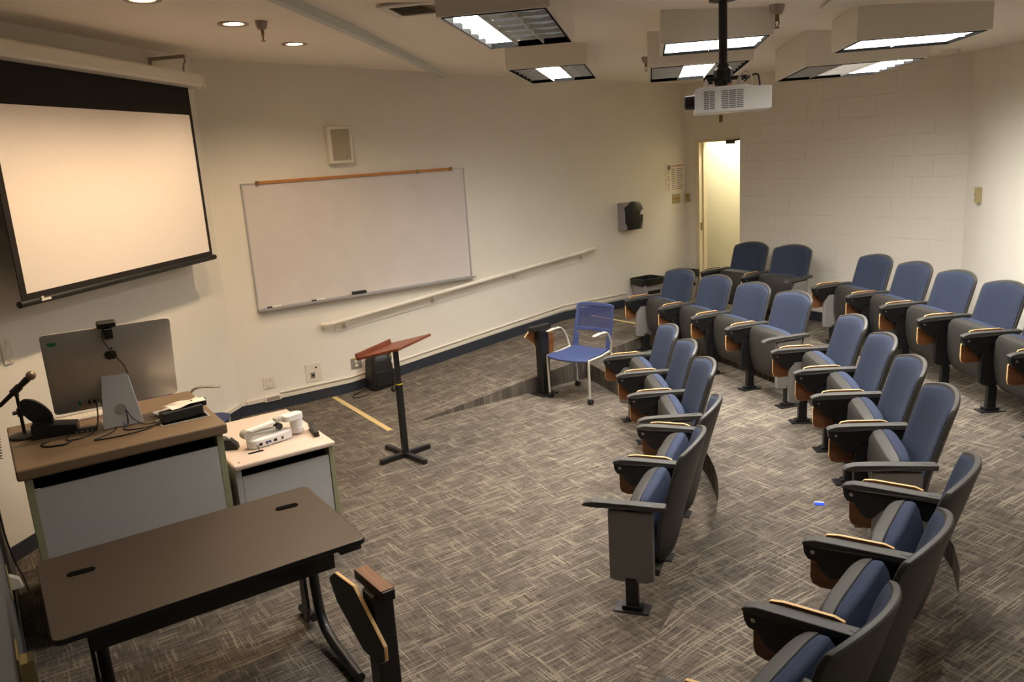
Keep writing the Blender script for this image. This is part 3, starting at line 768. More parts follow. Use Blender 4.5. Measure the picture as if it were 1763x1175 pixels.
# ------------------------------------------------------------------ blue mesh chairs
def mesh_chair(loc, heading, label):
    t = thing('stacking_chair', label, 'chair', loc, heading-PI/2, 'blue perforated-back chairs')
    # seat
    rows_t, rows_b = [], []
    for i in range(9):
        v = i/8; y = -.21+.46*v
        a, c = [], []
        for k in range(11):
            u = -1+k/5; w = .235-.03*(1-v)+.0*u
            z = .445+.012*abs(u)**2-.018*math.sin(PI*min(1, v*1.1))-.03*max(0, v-.8)/.2*.8
            yy = y-.03*abs(u)**3*(v > .8)
            a.append((u*w, yy, z)); c.append((u*w, yy, z-.016))
        rows_t.append(a); rows_b.append(c)
    MB().slab(rows_t, rows_b).build('seat', 'blue', t, smooth=60, bevel=.004)
    # back frame and perforated panel
    def by(z): return -.20-.10*((z-.45)/.4)
    def bw(z): return .225-.008*((z-.5)/.36)
    b = MB()
    zs = [.455,.50,.55,.60,.64]
    for s in (-1, 1):
        fr = [[(s*(bw(z)-.055), by(z)+.005, z), (s*bw(z), by(z)+.012, z)] for z in [.44,.50,.56,.60,.86]]
        bk = [[(x, y-.016, z) for x, y, z in r] for r in fr]
        fr2 = [[(s*(bw(z)-(.06 if z < .6 else .03)), by(z)+.004, z), (s*bw(z), by(z)+.014, z)] for z in [.44,.50,.56,.60,.64,.70,.78,.84,.86]]
        bk2 = [[(x, y-.016, z) for x, y, z in r] for r in fr2]
        b.slab(fr2, bk2)
    for z0, z1 in ((.60,.635),(.835,.865)):
        us = [-1+2*i/8 for i in range(9)]
        fr = [[(u*(bw(z)-.028), by(z)+.004-.018*(1-u*u), z+(.008*(1-u*u) if z == z1 and z > .8 else 0)) for u in us] for z in (z0, z1)]
        b.slab(fr, [[(x, y-.016, z) for x, y, z in r] for r in fr])
    bf = b.build('back_frame', 'blue', t, smooth=40, bevel=.004)
    us = [-1+2*i/10 for i in range(11)]
    fr = [[(u*(bw(z)-.028), by(z)-.018*(1-u*u), z) for u in us] for z in (.632,.68,.74,.80,.84)]
    MB().slab(fr, [[(x, y-.003, z) for x, y, z in r] for r in fr]).build('mesh_panel', 'bluemesh', t, smooth=60)
    # frame, arms, legs, casters
    for s in (-1, 1):
        b = MB(); b.tube([(s*.235,-.17,.44),(s*.245,0,.428),(s*.24,.19,.425)], .011, 8); b.build('seat_rail', 'armgrey', t, smooth=50)
        b = MB(); b.tube(smooth_path([(s*.245,-.17,.44),(s*.262,-.15,.54),(s*.268,-.09,.63),(s*.268,-.02,.655),(s*.268,.0,.656)]), .011, 8); b.build('arm_support', 'armgrey', t, smooth=50)
        b = MB(); b.slab([[(s*.268-.022,-.06,.656),(s*.268+.022,-.06,.656)],[(s*.268-.026,.05,.664),(s*.268+.026,.05,.664)],[(s*.268-.020,.15,.656),(s*.268+.020,.15,.656)]],
                         [[(s*.268-.018,-.06,.646),(s*.268+.018,-.06,.646)],[(s*.268-.022,.05,.650),(s*.268+.022,.05,.650)],[(s*.268-.016,.15,.646),(s*.268+.016,.15,.646)]])
        b.build('arm_pad', 'armgrey', t, smooth=40, bevel=.005)
        for fy, tp in ((.20, .19), (-.26, -.17)):
            b = MB(); b.tube(smooth_path([(s*.24, tp, .428), (s*.24, tp+(.012 if fy > 0 else -.02), .40), (s*.238, fy, .20), (s*.236, fy, .058)]), .0115, 8); lg = b.build('leg', 'armgrey', t, smooth=50)
            b = MB()
            for dx in (-.013, .013): b.lathe([(0,dx-.008),(.025,dx-.008),(.025,dx+.008),(0,dx+.008)], (s*.236, fy-.01, .025), 14, axis='x')
            b.box(s*.236-.006, s*.236+.006, fy-.012, fy+.01, .02, .06)
            b.build('caster', 'black', lg, smooth=40)
    return t
mesh_chair((1.86, 4.67, 0), R(286), 'blue perforated-back armchair on casters at the edge of the ramp')
mesh_chair((1.30, 1.18, 0), R(50), 'blue armchair mostly hidden behind the tall desk')

# ------------------------------------------------------------------ lectern
t = thing('lectern', 'adjustable lectern with cherry-brown slanted top on black cross base', 'lectern', (2.115, 2.62, 0), R(8))
b = MB(); b.box(-.02, .02, -.24, .24, .0, .042); b.build('base_bar', 'black', t, bevel=.004)
b = MB(); b.box(-.275, -.02, -.02, .02, .0, .04); b.box(.02, .275, -.02, .02, .0, .04); b.build('base_bar', 'black', t, bevel=.004)
b = MB(); b.box(-.022, .022, -.022, .022, .042, .64); b.build('post', 'black', t, bevel=.003)
b = MB(); b.box(-.017, .017, -.017, .017, .64, .90); b.build('inner_post', 'blackp', t, bevel=.002)
b = MB(); b.box(-.0225, .0225, -.0225, .0225, .612, .622); b.build('yellow_tape_mark', 'yellow', t)
b = MB(); b.tube([(.0,-.02,.585),(0,-.05,.585)], .005, 8); b.lathe([(0,-.066),(.022,-.064),(.024,-.054),(.02,-.046),(0,-.044)], (0,0,.585), 14, axis='y'); b.build('knob', 'knob', t, smooth=40)
top = bpy.data.objects.new('tmp', None)
b = MB(); b.box(-.203, .203, -.25, .25, -.010, .010); tp = b.build('reading_board', 'cherry', t, bevel=.003, loc=(-.003, -.004, .922), rot=(0, R(-13.7), R(24.7)))
b = MB(); b.box(-.203, -.185, -.25, .25, .010, .045); b.build('paper_stop', 'cherry', tp, bevel=.003)
b = MB(); b.box(-.08, .08, -.05, .05, -.03, -.011); b.build('mounting_plate', 'black', tp)

# ------------------------------------------------------------------ teacher's desk, cabinet and table
t = thing('teacher_desk', 'tall desk with tan worktop and pale grey front in the front-left corner', 'desk', (2.86, .47, 0))
x0, x1, y0, y1 = 2.42-2.86, 3.32-2.86, -.02-.47, 1.0-.47
b = MB(); b.box(x0, x1, y0, y1, .925, .985); b.build('worktop', 'desk_top', t, bevel=.012, seg=3)
b = MB(); b.box(x1-.05, x1-.03, y0+.06, y1-.045, .05, .855); b.build('front_panel', 'panel', t, bevel=.002)
for ya, yb in ((y1-.06, y1-.025), (y0+.03, y0+.065)):
    b = MB(); b.box(x0+.05, x1-.028, ya, yb, .0, .924); b.build('side_panel', 'sage', t, bevel=.002)
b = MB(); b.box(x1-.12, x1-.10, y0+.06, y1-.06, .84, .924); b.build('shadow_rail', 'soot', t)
b = MB(); b.box(x0+.06, x0+.08, y0+.10, y1-.06, .05, .90); b.build('rear_panel', 'panel', t)
cx, cy = 3.03-2.86, .83-.47
b = MB()
b.box(cx-.075, cx+.085, cy-.135, cy-.122, .985, .989); b.box(cx-.075, cx+.085, cy+.122, cy+.135, .985, .989); b.box(cx-.075, cx-.062, cy-.122, cy+.122, .985, .989); b.box(cx+.072, cx+.085, cy-.122, cy+.122, .985, .989)
b.box(cx-.062, cx+.072, cy-.122, cy+.122, .9855, .9865, 1)
b.build('cable_tray_frame', ['tray', 'soot'], t)

t = thing('equipment_cabinet', 'low cabinet with pale pink-white top and grey front beside the tall desk', 'cabinet', (2.87, 1.31, 0))
x0, x1, y0, y1 = 2.43-2.87, 3.315-2.87, 1.003-1.31, 1.61-1.31
b = MB(); b.box(x0, x1, y0, y1, .69, .72); b.build('worktop', 'cab_top', t, bevel=.01, seg=3)
b = MB(); b.box(x1-.045, x1-.03, y0+.045, y1-.04, .04, .635); b.build('front_panel', 'panel', t, bevel=.002)
b = MB(); b.box(x0+.04, x1-.025, y1-.038, y1-.008, .0, .689); b.build('side_panel', 'sage', t, bevel=.002)
b = MB(); b.box(x0+.04, x1-.03, y0+.01, y0+.043, .0, .689); b.build('side_panel', 'panel', t, bevel=.002)
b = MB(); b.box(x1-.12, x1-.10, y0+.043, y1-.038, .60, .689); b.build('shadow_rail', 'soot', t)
b = MB(); b.box(x0+.06, x0+.08, y0+.05, y1-.04, .04, .66); b.build('rear_panel', 'panel', t)
b = MB(); b.box(3.145-2.87, 3.17-2.87, 1.13-1.31, 1.22-1.31, .7195, .7215); b.build('cable_slot', 'soot', t)
b = MB(); b.lathe([(0,.7195),(.006,.7195),(.006,.7212),(0,.7212)], (3.265-2.87, 1.045-1.31, 0), 10); b.build('screw_hole', 'soot', t)

t = thing('training_table', 'dark brown rectangular table with black edge in the left foreground', 'table', (4.25, .61, 0))
x0, x1, y0, y1 = 3.86-4.25, 4.635-4.25, -.015-.61, 1.225-.61
b = MB(); b.prism(rounded(x0, x1, y0, y1, .035, 5), 'z', .695, .72, mi=1, cap=1, cap2=0); b.build('table_top', ['tabletop', 'tabletop_edge'], t, bevel=.004)
for gx, gy in ((4.06, 1.055), (4.10, .14)):
    b = MB(); g = [(x*1.0, y) for x, y in rounded(-.022, .022, -.055, .055, .021, 6)]
    b.prism(g, 'z', .7195, .7225); b.build('grommet', 'soot', t, loc=(gx-4.25, gy-.61, 0), rot=(0, 0, R(-6)))
b = MB(); b.box(x1-.09, x1-.05, y0+.12, y1-.14, .60, .694); b.build('apron', 'black', t, bevel=.005)
b = MB(); b.box(x0+.10, x0+.115, y0+.14, y1-.16, .40, .694); b.build('modesty_panel', 'black', t)
for yy in (1.13-.61, .16-.61):
    b = MB()
    b.tube(smooth_path([(4.06-4.25, yy, .69), (4.085-4.25, yy, .45), (4.115-4.25, yy, .20), (4.15-4.25, yy, .11), (4.22-4.25, yy, .065), (4.40-4.25, yy, .04), (4.60-4.25, yy, .028)], 8), .026, 12)
    lg = b.build('leg', 'black', t, smooth=50)
    b = MB(); b.prism([(3.995-4.25, .69), (4.055-4.25, .69), (4.06-4.25, .42), (4.075-4.25, .15), (4.03-4.25, .05), (3.985-4.25, .05)], 'y', yy-.045, yy-.028); b.build('leg_cover', 'shell', lg, bevel=.004)
    b = MB(); b.tube([(4.02-4.25, yy, .06), (3.83-4.25, yy, .03)], .024, 10); b.build('rear_foot', 'black', lg, smooth=50)
b = MB(); b.prism([(0,0),(.10,0),(.10,.03),(.04,.06),(0,.06)], 'x', -.04, .04); b.build('corner_brace', 'black', t, loc=(x1-.12, y1-.10, .635))

# ------------------------------------------------------------------ computer on the desk
DZ = .985
t = thing('desktop_computer', 'silver all-in-one computer seen from behind on the tall desk', 'computer', (2.756, .543, DZ), R(86.4))
tilt = R(20); W, H = .65, .516
body = bpy.data.objects.new('placeholder', None)
fr, bk = [], []
for v in [0,.015,.035,.06,.15,.3,.45,.6,.75,.88,.94,.965,.985,1]:
    a, c = [], []
    for u in [-1,-.985,-.96,-.93,-.8,-.6,-.4,-.2,0,.2,.4,.6,.8,.93,.96,.985,1]:
        
        x, z = u*W/2, v*H
        rc = .022; cx_, cz_ = abs(x)-(W/2-rc), abs(z-H/2)-(H/2-rc)
        if cx_ > 0 and cz_ > 0 and math.hypot(cx_, cz_) > rc:
            k_ = rc/math.hypot(cx_, cz_); x = math.copysign(W/2-rc+cx_*k_, x); z = H/2+math.copysign(H/2-rc+cz_*k_, z-H/2)
        bul = max(0, 1-abs(u)**2.2)*max(0, 1-abs(2*v-1)**2.4)
        a.append((x, -.004-.034*bul**.8, z)); c.append((x, .004, z))
    fr.append(a); bk.append(c)
mbx = MB().slab(fr, bk)
disp = mbx.build('display', 'alu', t, smooth=30, loc=(0, 0, .093), rot=(tilt, 0, 0))
b = MB(); b.box(-W/2+.012, W/2-.012, .0042, .0055, .10, H-.012); b.build('screen', 'soot', disp)
# emblem of the maker: apple silhouette with bite and leaf
ap = []
for k in range(40):
    a = 2*PI*k/40; r_ = .030*(1+.06*math.cos(2*a)-.10*abs(math.sin(a))**3*(1 if math.sin(a) > 0 else .6))
    x = r_*math.cos(a)*1.02; z = r_*math.sin(a)*1.08
    dx, dz = x-.038, z-.006
    dd = math.hypot(dx, dz)
    if dd < .0145: x, z = .038+dx/dd*.0145-.0, .006+dz/dd*.0145
    if abs(x) < .008 and z > 0: z -= .004
    if abs(x) < .007 and z < 0: z += .003
    ap.append((x, z))
b = MB(); b.prism(ap, 'y', -.041, -.037)
lf = [(.0,.033),(.006,.035),(.012,.041),(.013,.048),(.007,.046),(.001,.040)]
b.prism(lf, 'y', -.041, -.037); b.build('emblem', 'black', disp, loc=(-.0, .0, .355))
b = MB(); b.box(-.295, -.25, -.0135, -.0125, .455, .468); b.prism([(-.292,.455),(-.255,.455),(-.262,.447),(-.285,.447)], 'y', -.0135, -.0125); b.build('green_sticker', 'greens', disp)
b = MB(); b.box(-.2, -.185, -.020, -.0165, .05, .09); b.build('status_sticker', 'greens', disp)
st = MB()
stp = [(-.100,.30),(-.108,.30),(-.180,.03),(-.186,.006),(-.18,.0),(.03,.0),(.03,.008),(-.165,.010),(-.168,.03)]
st.prism(stp, 'x', -.5, .5)
for v in st.bm.verts: v.co.x *= (.135+.075*(1-min(1, v.co.z/.30)))
stand = st.build('stand', 'alu2', t, bevel=.003)
b = MB(); b.lathe([(0,0),(.030,0),(.030,.0015),(0,.0015)], (0,0,0), 24); b.build('cable_hole', 'greyplate', stand, loc=(.0, -.1640, .10), rot=(R(75), 0, 0))
for i, px_ in enumerate((-.145, -.12, -.10, -.06)):
    b = MB(); b.box(px_-.006, px_+.006, -.034, -.026, .055, .075); b.build('port', 'black' if i != 2 else 'chrome', disp)
t = thing('webcam', 'black webcam clipped on top of the silver computer', 'webcam', (2.756, .543, DZ), R(86.4))
wm = Matrix.Translation((0, 0, .093)) @ Matrix.Rotation(tilt, 4, 'X')
b = MB(); b.box(-.048, .048, -.035, .012, H+.006, H+.038); b.xf(wm); b.build('body', 'black', t, bevel=.009, seg=3)
b = MB(); b.box(-.018, .025, -.05, -.02, H-.055, H+.008); b.box(-.022, .022, -.022, .012, H, H+.006); b.xf(wm); b.build('clip', 'blackp', t, bevel=.005)
b = MB(); pts = [wm @ Vector(p) for p in [(-.02,-.03,H+.01),(-.028,-.045,H-.05),(-.012,-.045,H-.10),(.0,-.046,.39),(.02,-.046,.345),(.055,-.045,.28),(.072,-.04,.20),(.078,-.036,.14),(.080,-.035,.10)]]
b.tube(smooth_path(pts), .0028, 6); b.build('cable', 'black', t, smooth=60)

# microphone on desk stand
t = thing('desk_microphone', 'handheld microphone clipped on a black round-based desk stand', 'microphone', (2.71, .06, DZ))
b = MB(); b.lathe([(0,0),(.078,0),(.08,.006),(.074,.014),(.02,.02),(0,.02)], n=28); b.build('base', 'blackp', t, smooth=40)
b = MB(); b.tube([(0,0,.02),(0,0,.24)], .009, 10); b.lathe([(.0,.12),(.016,.12),(.016,.165),(0,.165)], n=12); b.tube([(0,.0,.145),(.01,-.035,.145)], .011, 10); b.build('stem', 'black', t, smooth=40)
ax = Vector((0, .75, .60)).normalized(); c0 = Vector((0, 0, .268))
b = MB(); b.tube([c0-ax*.115, c0-ax*.11, c0+ax*.01, c0+ax*.06, c0+ax*.085], [.008,.011,.014,.018,.019], 14); mc = b.build('handle', 'black', t, smooth=50)
b = MB(); b.tube([c0-ax*.025, c0+ax*.03], .021, 12); b.tube([Vector((0,0,.235)), c0], .012, 10); b.build('clip', 'blackp', t, smooth=40)
hc = c0+ax*.108
b = MB(); bmesh.ops.create_uvsphere(b.bm, u_segments=18, v_segments=12, radius=.026); b.xf(Matrix.Translation(hc)); b.build('grille', 'micgrille', t, smooth=60)
# angled black device
t = thing('desk_phone', 'black desk device with oval angled back panel between microphone and computer', 'telephone', (2.79, .20, DZ), R(80))
b = MB(); b.prism([(-.11,0),(.12,0),(.12,.05),(-.10,.085)], 'y', -.06, .06); b.build('base', 'black', t, bevel=.005)
b = MB(); b.lathe([(0,-.012),(.07,-.012),(.075,0),(.07,.012),(0,.012)], n=24, axis='y'); b.xf(Matrix.Diagonal((.75,1,1.35,1))); b.build('panel', 'blackp', t, smooth=50, loc=(-.07, .02, .135), rot=(0, R(-38), 0))
t = thing('keyboard', 'white slim keyboard partly hidden under the computer', 'keyboard', (2.555, .42, DZ), R(3))
b = MB(); b.box(-.057, .057, -.20, .20, 0, .012); b.build('case', 'proj', t, bevel=.003)
b = MB()
for r_ in range(5):
    for k in range(14): b.box(-.05+.0205*r_, -.05+.0205*r_+.017, -.193+.0277*k, -.193+.0277*k+.024, .012, .015)
b.build('keys', 'white', t)
b = MB(); b.lathe([(0,0),(.03,0),(.034,.008),(.03,.02),(.015,.03),(0,.032)], n=20); b.xf(Matrix.Diagonal((1.4,.9,1,1)))
tag(b.build('computer_mouse', 'proj', smooth=60, loc=(2.53, .135, DZ)), 'white rounded mouse on the desk behind the microphone stand', 'mouse')
t = thing('usb_hub', 'small black hub lying among the cables on the tall desk', 'hub', (2.87, .345, DZ), R(80))
b = MB(); b.box(-.06, .06, -.022, .022, 0, .02); b.build('case', 'blackp', t, bevel=.004)
for k in range(4):
    b = MB(); b.box(-.05+.026*k, -.035+.026*k, -.0235, -.0215, .006, .013); b.build('port', 'greyplate', t)
def cable(name, pts, r, m, label, k=6):
    b = MB(); b.tube(smooth_path(pts, k), r, 6); return tag(b.build(name, m, smooth=60), label, 'cable')
zf = DZ+.004
cable('network_cable', [(2.82,.48,1.155),(2.87,.485,1.13),(2.91,.51,1.06),(2.94,.535,1.0),(2.955,.545,zf)], .004, 'bluecable', 'blue network cable dropping from the back of the computer')
cable('power_cable', [(2.935,.555,1.08),(2.95,.555,1.04),(2.96,.55,1.0),(3.0,.52,zf),(3.05,.56,zf),(3.06,.68,zf),(3.05,.76,1.0),(2.99,.90,1.07)], .0035, 'black', 'black cable from the stand hole toward the black adapter')
cable('power_cable', [(2.83,.45,1.14),(2.87,.45,1.09),(2.90,.47,1.02),(2.95,.49,zf),(3.03,.44,zf),(3.09,.36,zf),(3.12,.48,zf),(3.10,.62,zf),(3.06,.70,1.0)], .0035, 'black', 'black cable looping along the front edge of the tall desk')
cable('power_cable', [(2.83,.425,1.14),(2.86,.42,1.07),(2.89,.40,1.0),(2.95,.36,zf),(3.0,.30,zf),(2.97,.24,zf),(2.90,.26,1.0)], .0035, 'black', 'black cable looping round the small hub')
cable('display_cable', [(2.94,.558,1.075),(2.975,.58,1.03),(2.99,.63,zf),(3.0,.70,zf),(2.96,.76,zf)], .003, 'black', 'thin black cable curving right from the stand foot')
cable('charging_cable', [(2.86,.66,zf),(2.88,.74,zf+.01),(2.93,.77,zf+.01),(2.96,.73,zf),(2.99,.68,zf)], .0022, 'whitecable', 'thin white cable looping beside the stand')
cable('adapter_cable', [(2.92,.16,zf),(2.96,.12,zf),(3.02,.14,zf),(3.05,.22,zf),(3.0,.26,zf)], .006, 'black', 'thick black plug lead in front of the microphone base')
t = thing('power_adapter', 'black power adapter block sitting over the desk cable tray', 'power adapter', (3.035, .825, DZ+.004), R(97))
b = MB(); b.box(-.115, .115, -.035, .035, 0, .06); b.build('block', 'blackp', t, bevel=.006)
b = MB(); b.box(.06, .135, .04, .075, .04, .072); b.box(.135, .16, .03, .07, .03, .075); b.build('plug', 'blackp', t, bevel=.006)
def paper(loc, rz, sx, sy, label, seed):
    rnd = random.Random(seed); pts = []
    for i in range(5):
        pts.append([((i/4-.5)*sx*(.9+.2*rnd.random()), (j/4-.5)*sy*(.9+.2*rnd.random()), rnd.uniform(.004, .022)) for j in range(5)])
    b = MB(); b.slab(pts, [[(x, y, z-.001) for x, y, z in r] for r in pts]); return tag(b.build('crumpled_paper', 'paper', loc=loc, rot=(0, 0, rz)), label, 'paper', 'crumpled papers on the tall desk')
paper((2.83, .80, DZ), R(30), .13, .20, 'crumpled white paper lying flat left of the black adapter', 1)
paper((2.985, .86, DZ+.062), R(10), .12, .20, 'crumpled cream paper resting on top of the black adapter', 2)
# coiled phone cord at the left edge
b = MB(); pts = []
for i in range(150):
    f = i/149; z = 1.25-.32*f; pts.append((2.85+.008*math.cos(i*.9), -.045-.04*f+.012*f+.009*math.sin(i*.9), z))
b.tube(pts, .0028, 5)
tag(b.build('coiled_cord', 'black', smooth=60), 'black coiled phone cord hanging by the near wall at left edge', 'cord')
cable('hanging_cable', [(3.36,-.12,.88),(3.365,-.115,.70),(3.36,-.10,.55),(3.34,-.08,.45),(3.34,-.07,.36)], .004, 'black', 'black cable hanging down the left side of the tall desk')

# ------------------------------------------------------------------ objects on the cabinet
CZ = .72
t = thing('document_camera', 'white folding document camera lying on the low cabinet', 'document camera', (3.05, 1.295, CZ), R(101))
b = MB(); b.prism([(x, y) for x, y in rounded(-.145, .145, -.05, .05, .049, 6)], 'z', .003, .055); b.build('base', 'proj', t, bevel=.008, seg=3)
b = MB(); b.tube([(-.14,.01,.085),(.06,.01,.075)], .016, 12); b.lathe([(0,-.03),(.028,-.03),(.028,.03),(0,.03)], (-.14,.01,.09), 16, axis='y'); b.build('lower_arm', 'armgrey', t, smooth=40)
b = MB(); b.box(-.135, .055, -.012, .032, .105, .125); b.xf(Matrix.Rotation(R(-4), 4, 'Y')); b.build('upper_arm', 'proj', t, bevel=.006)
b = MB(); b.lathe([(0,-.02),(.022,-.02),(.022,.02),(0,.02)], (.07,.01,.085), 16, axis='y'); b.build('pivot_knob', 'black', t, smooth=40)
b = MB(); b.box(.05, .115, -.010, .030, .112, .138); b.build('elbow', 'armgrey', t, bevel=.005)
b = MB(); b.lathe([(0,.01),(.036,.01),(.04,.016),(.04,.05),(.037,.052),(.037,.058),(.04,.06),(.04,.10),(.036,.104)], (.195,.01,0), 24); b.prism([(x, y) for x, y in rounded(.10, .236, -.032, .052, .035, 5)], 'z', .103, .135); b.build('camera_head', 'proj', t, smooth=40)
for px_, w, m in ((-.085,.022,'black'), (-.035,.036,'blue'), (.012,.022,'black'), (.06,.012,'black')):
    b = MB(); b.box(px_-w/2, px_+w/2, -.0525, -.0495, .018, .034); b.build('port', m, t)
b = MB(); b.tube(smooth_path([(-.11,-.05,.026),(-.115,-.075,.022),(-.118,-.095,.004)]), .003, 6); b.build('cable', 'black', t, smooth=50)
b = MB(); b.tube(smooth_path([(-.035,-.05,.026),(-.04,-.075,.022),(-.055,-.10,.004)]), .003, 6); b.build('video_cable', 'whitecable', t, smooth=50)
t = thing('stapler', 'black stapler near the right corner of the low cabinet', 'stapler', (3.075, 1.565, CZ), R(-8))
b = MB(); b.box(-.075, .09, -.018, .018, 0, .012); b.build('base', 'black', t, bevel=.003)
b = MB(); b.prism([(-.08,.02),(.085,.014),(.088,.03),(.0,.05),(-.07,.052),(-.085,.045)], 'y', -.016, .016); b.build('arm', 'blackp', t, bevel=.005)
b = MB(); b.box(-.06, .08, -.009, .009, .012, .02); b.build('magazine', 'chrome', t)
t = thing('tape_dispenser', 'small black tape dispenser at the left edge of the low cabinet', 'tape dispenser', (2.985, 1.065, CZ), R(60))
b = MB(); b.prism([(-.06,0),(.06,0),(.055,.03),(.02,.065),(-.035,.07),(-.06,.03)], 'y', -.028, .028); b.build('body', 'blackp', t, bevel=.005)
b = MB(); b.lathe([(.012,-.01),(.028,-.01),(.028,.01),(.012,.01),(.012,-.01)], (-.015,0,.062), 18, axis='y'); b.build('tape_roll', 'whitecable', t, smooth=40)

# small blue wrapper on the floor
b = MB(); b.box(-.028, .028, -.02, .02, .0006, .003); b.box(-.028, .028, .02, .03, .0006, .003, 1)
tag(b.build('wrapper', ['bluepack', 'paper'], loc=(5.03, 3.95, T2), rot=(0, 0, R(40))), 'small blue and white wrapper lying on the carpet between the rows', 'wrapper')

# near wall fittings
t = thing('surface_wall_box', 'beige surface-mounted box low on the near wall by the table', 'wall box', (4.20, NW, .40))
b = MB(); b.box(-.045, .045, .001, .055, -.10, .07); b.build('box', 'beige', t, bevel=.004)
b = MB(); b.box(-.09, .09, .0005, .008, -.12, .12); b.build('plate', 'beige', t, bevel=.002)
t = thing('power_outlet', 'beige outlet on the near wall between desk and table with white plug', 'outlet', (3.36, NW, .43))
b = MB(); b.box(-.04, .04, .001, .008, -.06, .10); b.build('plate', 'beige', t, bevel=.002)
b = MB(); b.prism([(.008,-.02),(.06,-.02),(.05,.03),(.008,.06)], 'x', -.02, .02); b.build('plug', 'white', t, bevel=.005)
cable('floor_cable', [(3.6,-.09,.008),(3.8,.0,.008),(4.0,-.05,.008),(4.3,.02,.008),(4.5,.10,.008),(4.45,.2,.008)], .006, 'black', 'black cable lying on the carpet under the dark table')

# ------------------------------------------------------------------ ceiling fixtures
FIX = [  # centre x, y, zb, width, length, kinds of the three columns
 (4.114, 2.552, 2.97, .482, 1.21, 'LDD', 'three-column ceiling light box nearest the camera, left column lit'),
 (2.080, 4.376, 2.98, .590, 1.34, 'DLD', 'ceiling light box beyond the nearest one, centre column lit, left of projector'),
 (4.257, 3.893, 2.90, .575, .635, 'P', 'square fully lit ceiling light box directly behind the projector pole'),
 (3.293, 4.767, 2.86, .660, 1.26, 'DLD', 'ceiling light box with centre column lit, partly hidden by projector pole'),
 (5.016, 4.670, 2.83, .645, .60, 'P', 'square fully lit ceiling light box at upper right'),
 (3.924, 5.693, 2.80, .755, 1.29, 'DHL', 'ceiling light box with right column lit, nearest the block wall'),
]
for (fx, fy, zb, w, l, kinds, lab) in FIX:
    t = thing('ceiling_light', lab, 'ceiling light', (fx, fy, zb), R(136.3-90), 'boxed fluorescent ceiling lights')
    hw_, hl = w/2, l/2; ht = max(.12, ceil_z(fx, fy)-zb+.02); T_ = .02
    b = MB()
    for (a0, a1, c0_, c1) in ((-hw_-T_, -hw_, -hl-T_, hl+T_), (hw_, hw_+T_, -hl-T_, hl+T_), (-hw_, hw_, -hl-T_, -hl), (-hw_, hw_, hl, hl+T_)):
        b.box(a0, a1, c0_, c1, .0, ht)
    b.box(-hw_, hw_, -hl, hl, .05, ht)
    b.build('housing', 'white', t)
    b = MB(); f = .007
    for (a0, a1, c0_, c1) in ((-hw_, -hw_+f, -hl, hl), (hw_-f, hw_, -hl, hl), (-hw_+f, hw_-f, -hl, -hl+f), (-hw_+f, hw_-f, hl-f, hl)):
        b.box(a0, a1, c0_, c1, -.004, .028)
    b.build('inner_frame', 'soot', t)
    x0, x1, y0, y1 = -hw_+f, hw_-f, -hl+f, hl-f
    if kinds == 'P':
        b = MB(); b.box(x0+.004, x1-.004, y0+.004, y1-.004, .012, .02); b.build('diffuser', 'panel_lit', t)
        b = MB(); b.box(-.003, .003, y0, y1, .004, .011); b.box(x0, x1, -.003, .003, .004, .011); b.build('divider', 'louvre_lit', t)
    else:
        cw = (x1-x0)/3
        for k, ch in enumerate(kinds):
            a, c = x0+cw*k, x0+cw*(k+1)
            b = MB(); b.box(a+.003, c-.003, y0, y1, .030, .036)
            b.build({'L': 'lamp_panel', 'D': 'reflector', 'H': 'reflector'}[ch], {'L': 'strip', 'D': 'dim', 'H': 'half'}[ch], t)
            b = MB(); nb = 6
            for q in range(1, nb):
                yy = y0+(y1-y0)*q/nb
                b.prism([(a+.003,.004),(c-.003,.004),(c-.003,.029),((a+c)/2,.020),(a+.003,.029)], 'y', yy-.003, yy+.003)
            b.build('louvre', 'louvre_lit' if ch == 'L' else 'louvre_dark', t)
        b = MB()
        for k in (1, 2): b.box(x0+cw*k-.003, x0+cw*k+.003, y0, y1, .001, .0295)
        b.build('column_divider', 'louvre_dark', t)

for (dx, dy, lab) in ((2.309, 1.634, 'warm recessed downlight left of the brass sprinkler near the screen'), (1.503, 2.318, 'warm recessed downlight right of the sprinkler, nearest the left wall'), (2.943, .982, 'warm recessed downlight cut by the top edge of the photo')):
    z = ceil_z(dx, dy); t = thing('recessed_downlight', lab, 'downlight', (dx, dy, z), 0, 'warm recessed downlights')
    b = MB(); b.lathe([(.062,-.001),(.098,-.001),(.096,-.009),(.066,-.007),(.062,-.001)], n=32); b.build('trim_ring', 'bracket', t, smooth=40)
    b = MB(); b.lathe([(0,-.0035),(.06,-.0035),(.0615,-.001),(0,-.001)], n=28); b.build('lamp', 'bulb', t)
def sprinkler(x, y, lab, s=1.):
    t = thing('fire_sprinkler', lab, 'sprinkler', (x, y, ceil_z(x, y)), 0, 'ceiling fire sprinklers')
    b = MB(); b.lathe([(0,.0),(.042,0),(.036,-.03),(.026,-.05),(0,-.05)], n=20); b.build('escutcheon', 'bracket', t, smooth=50)
    b = MB(); b.lathe([(0,-.05),(.012,-.05),(.012,-.085),(0,-.085)], n=12)
    for sx in (-1, 1): b.tube([(sx*.010,0,-.075),(sx*.014,0,-.095),(sx*.004,0,-.118)], .003, 6)
    b.lathe([(0,-.118),(.017,-.118),(.017,-.121),(0,-.121)], n=14); b.build('head', 'brass', t, smooth=40)
    return t
sprinkler(2.517, 1.743, 'brass fire sprinkler hanging between the two warm downlights')
sprinkler(2.232, 5.276, 'fire sprinkler on the ceiling left of the projector')
sprinkler(4.776, 3.827, 'fire sprinkler cut by the top edge, right of the projector pole')
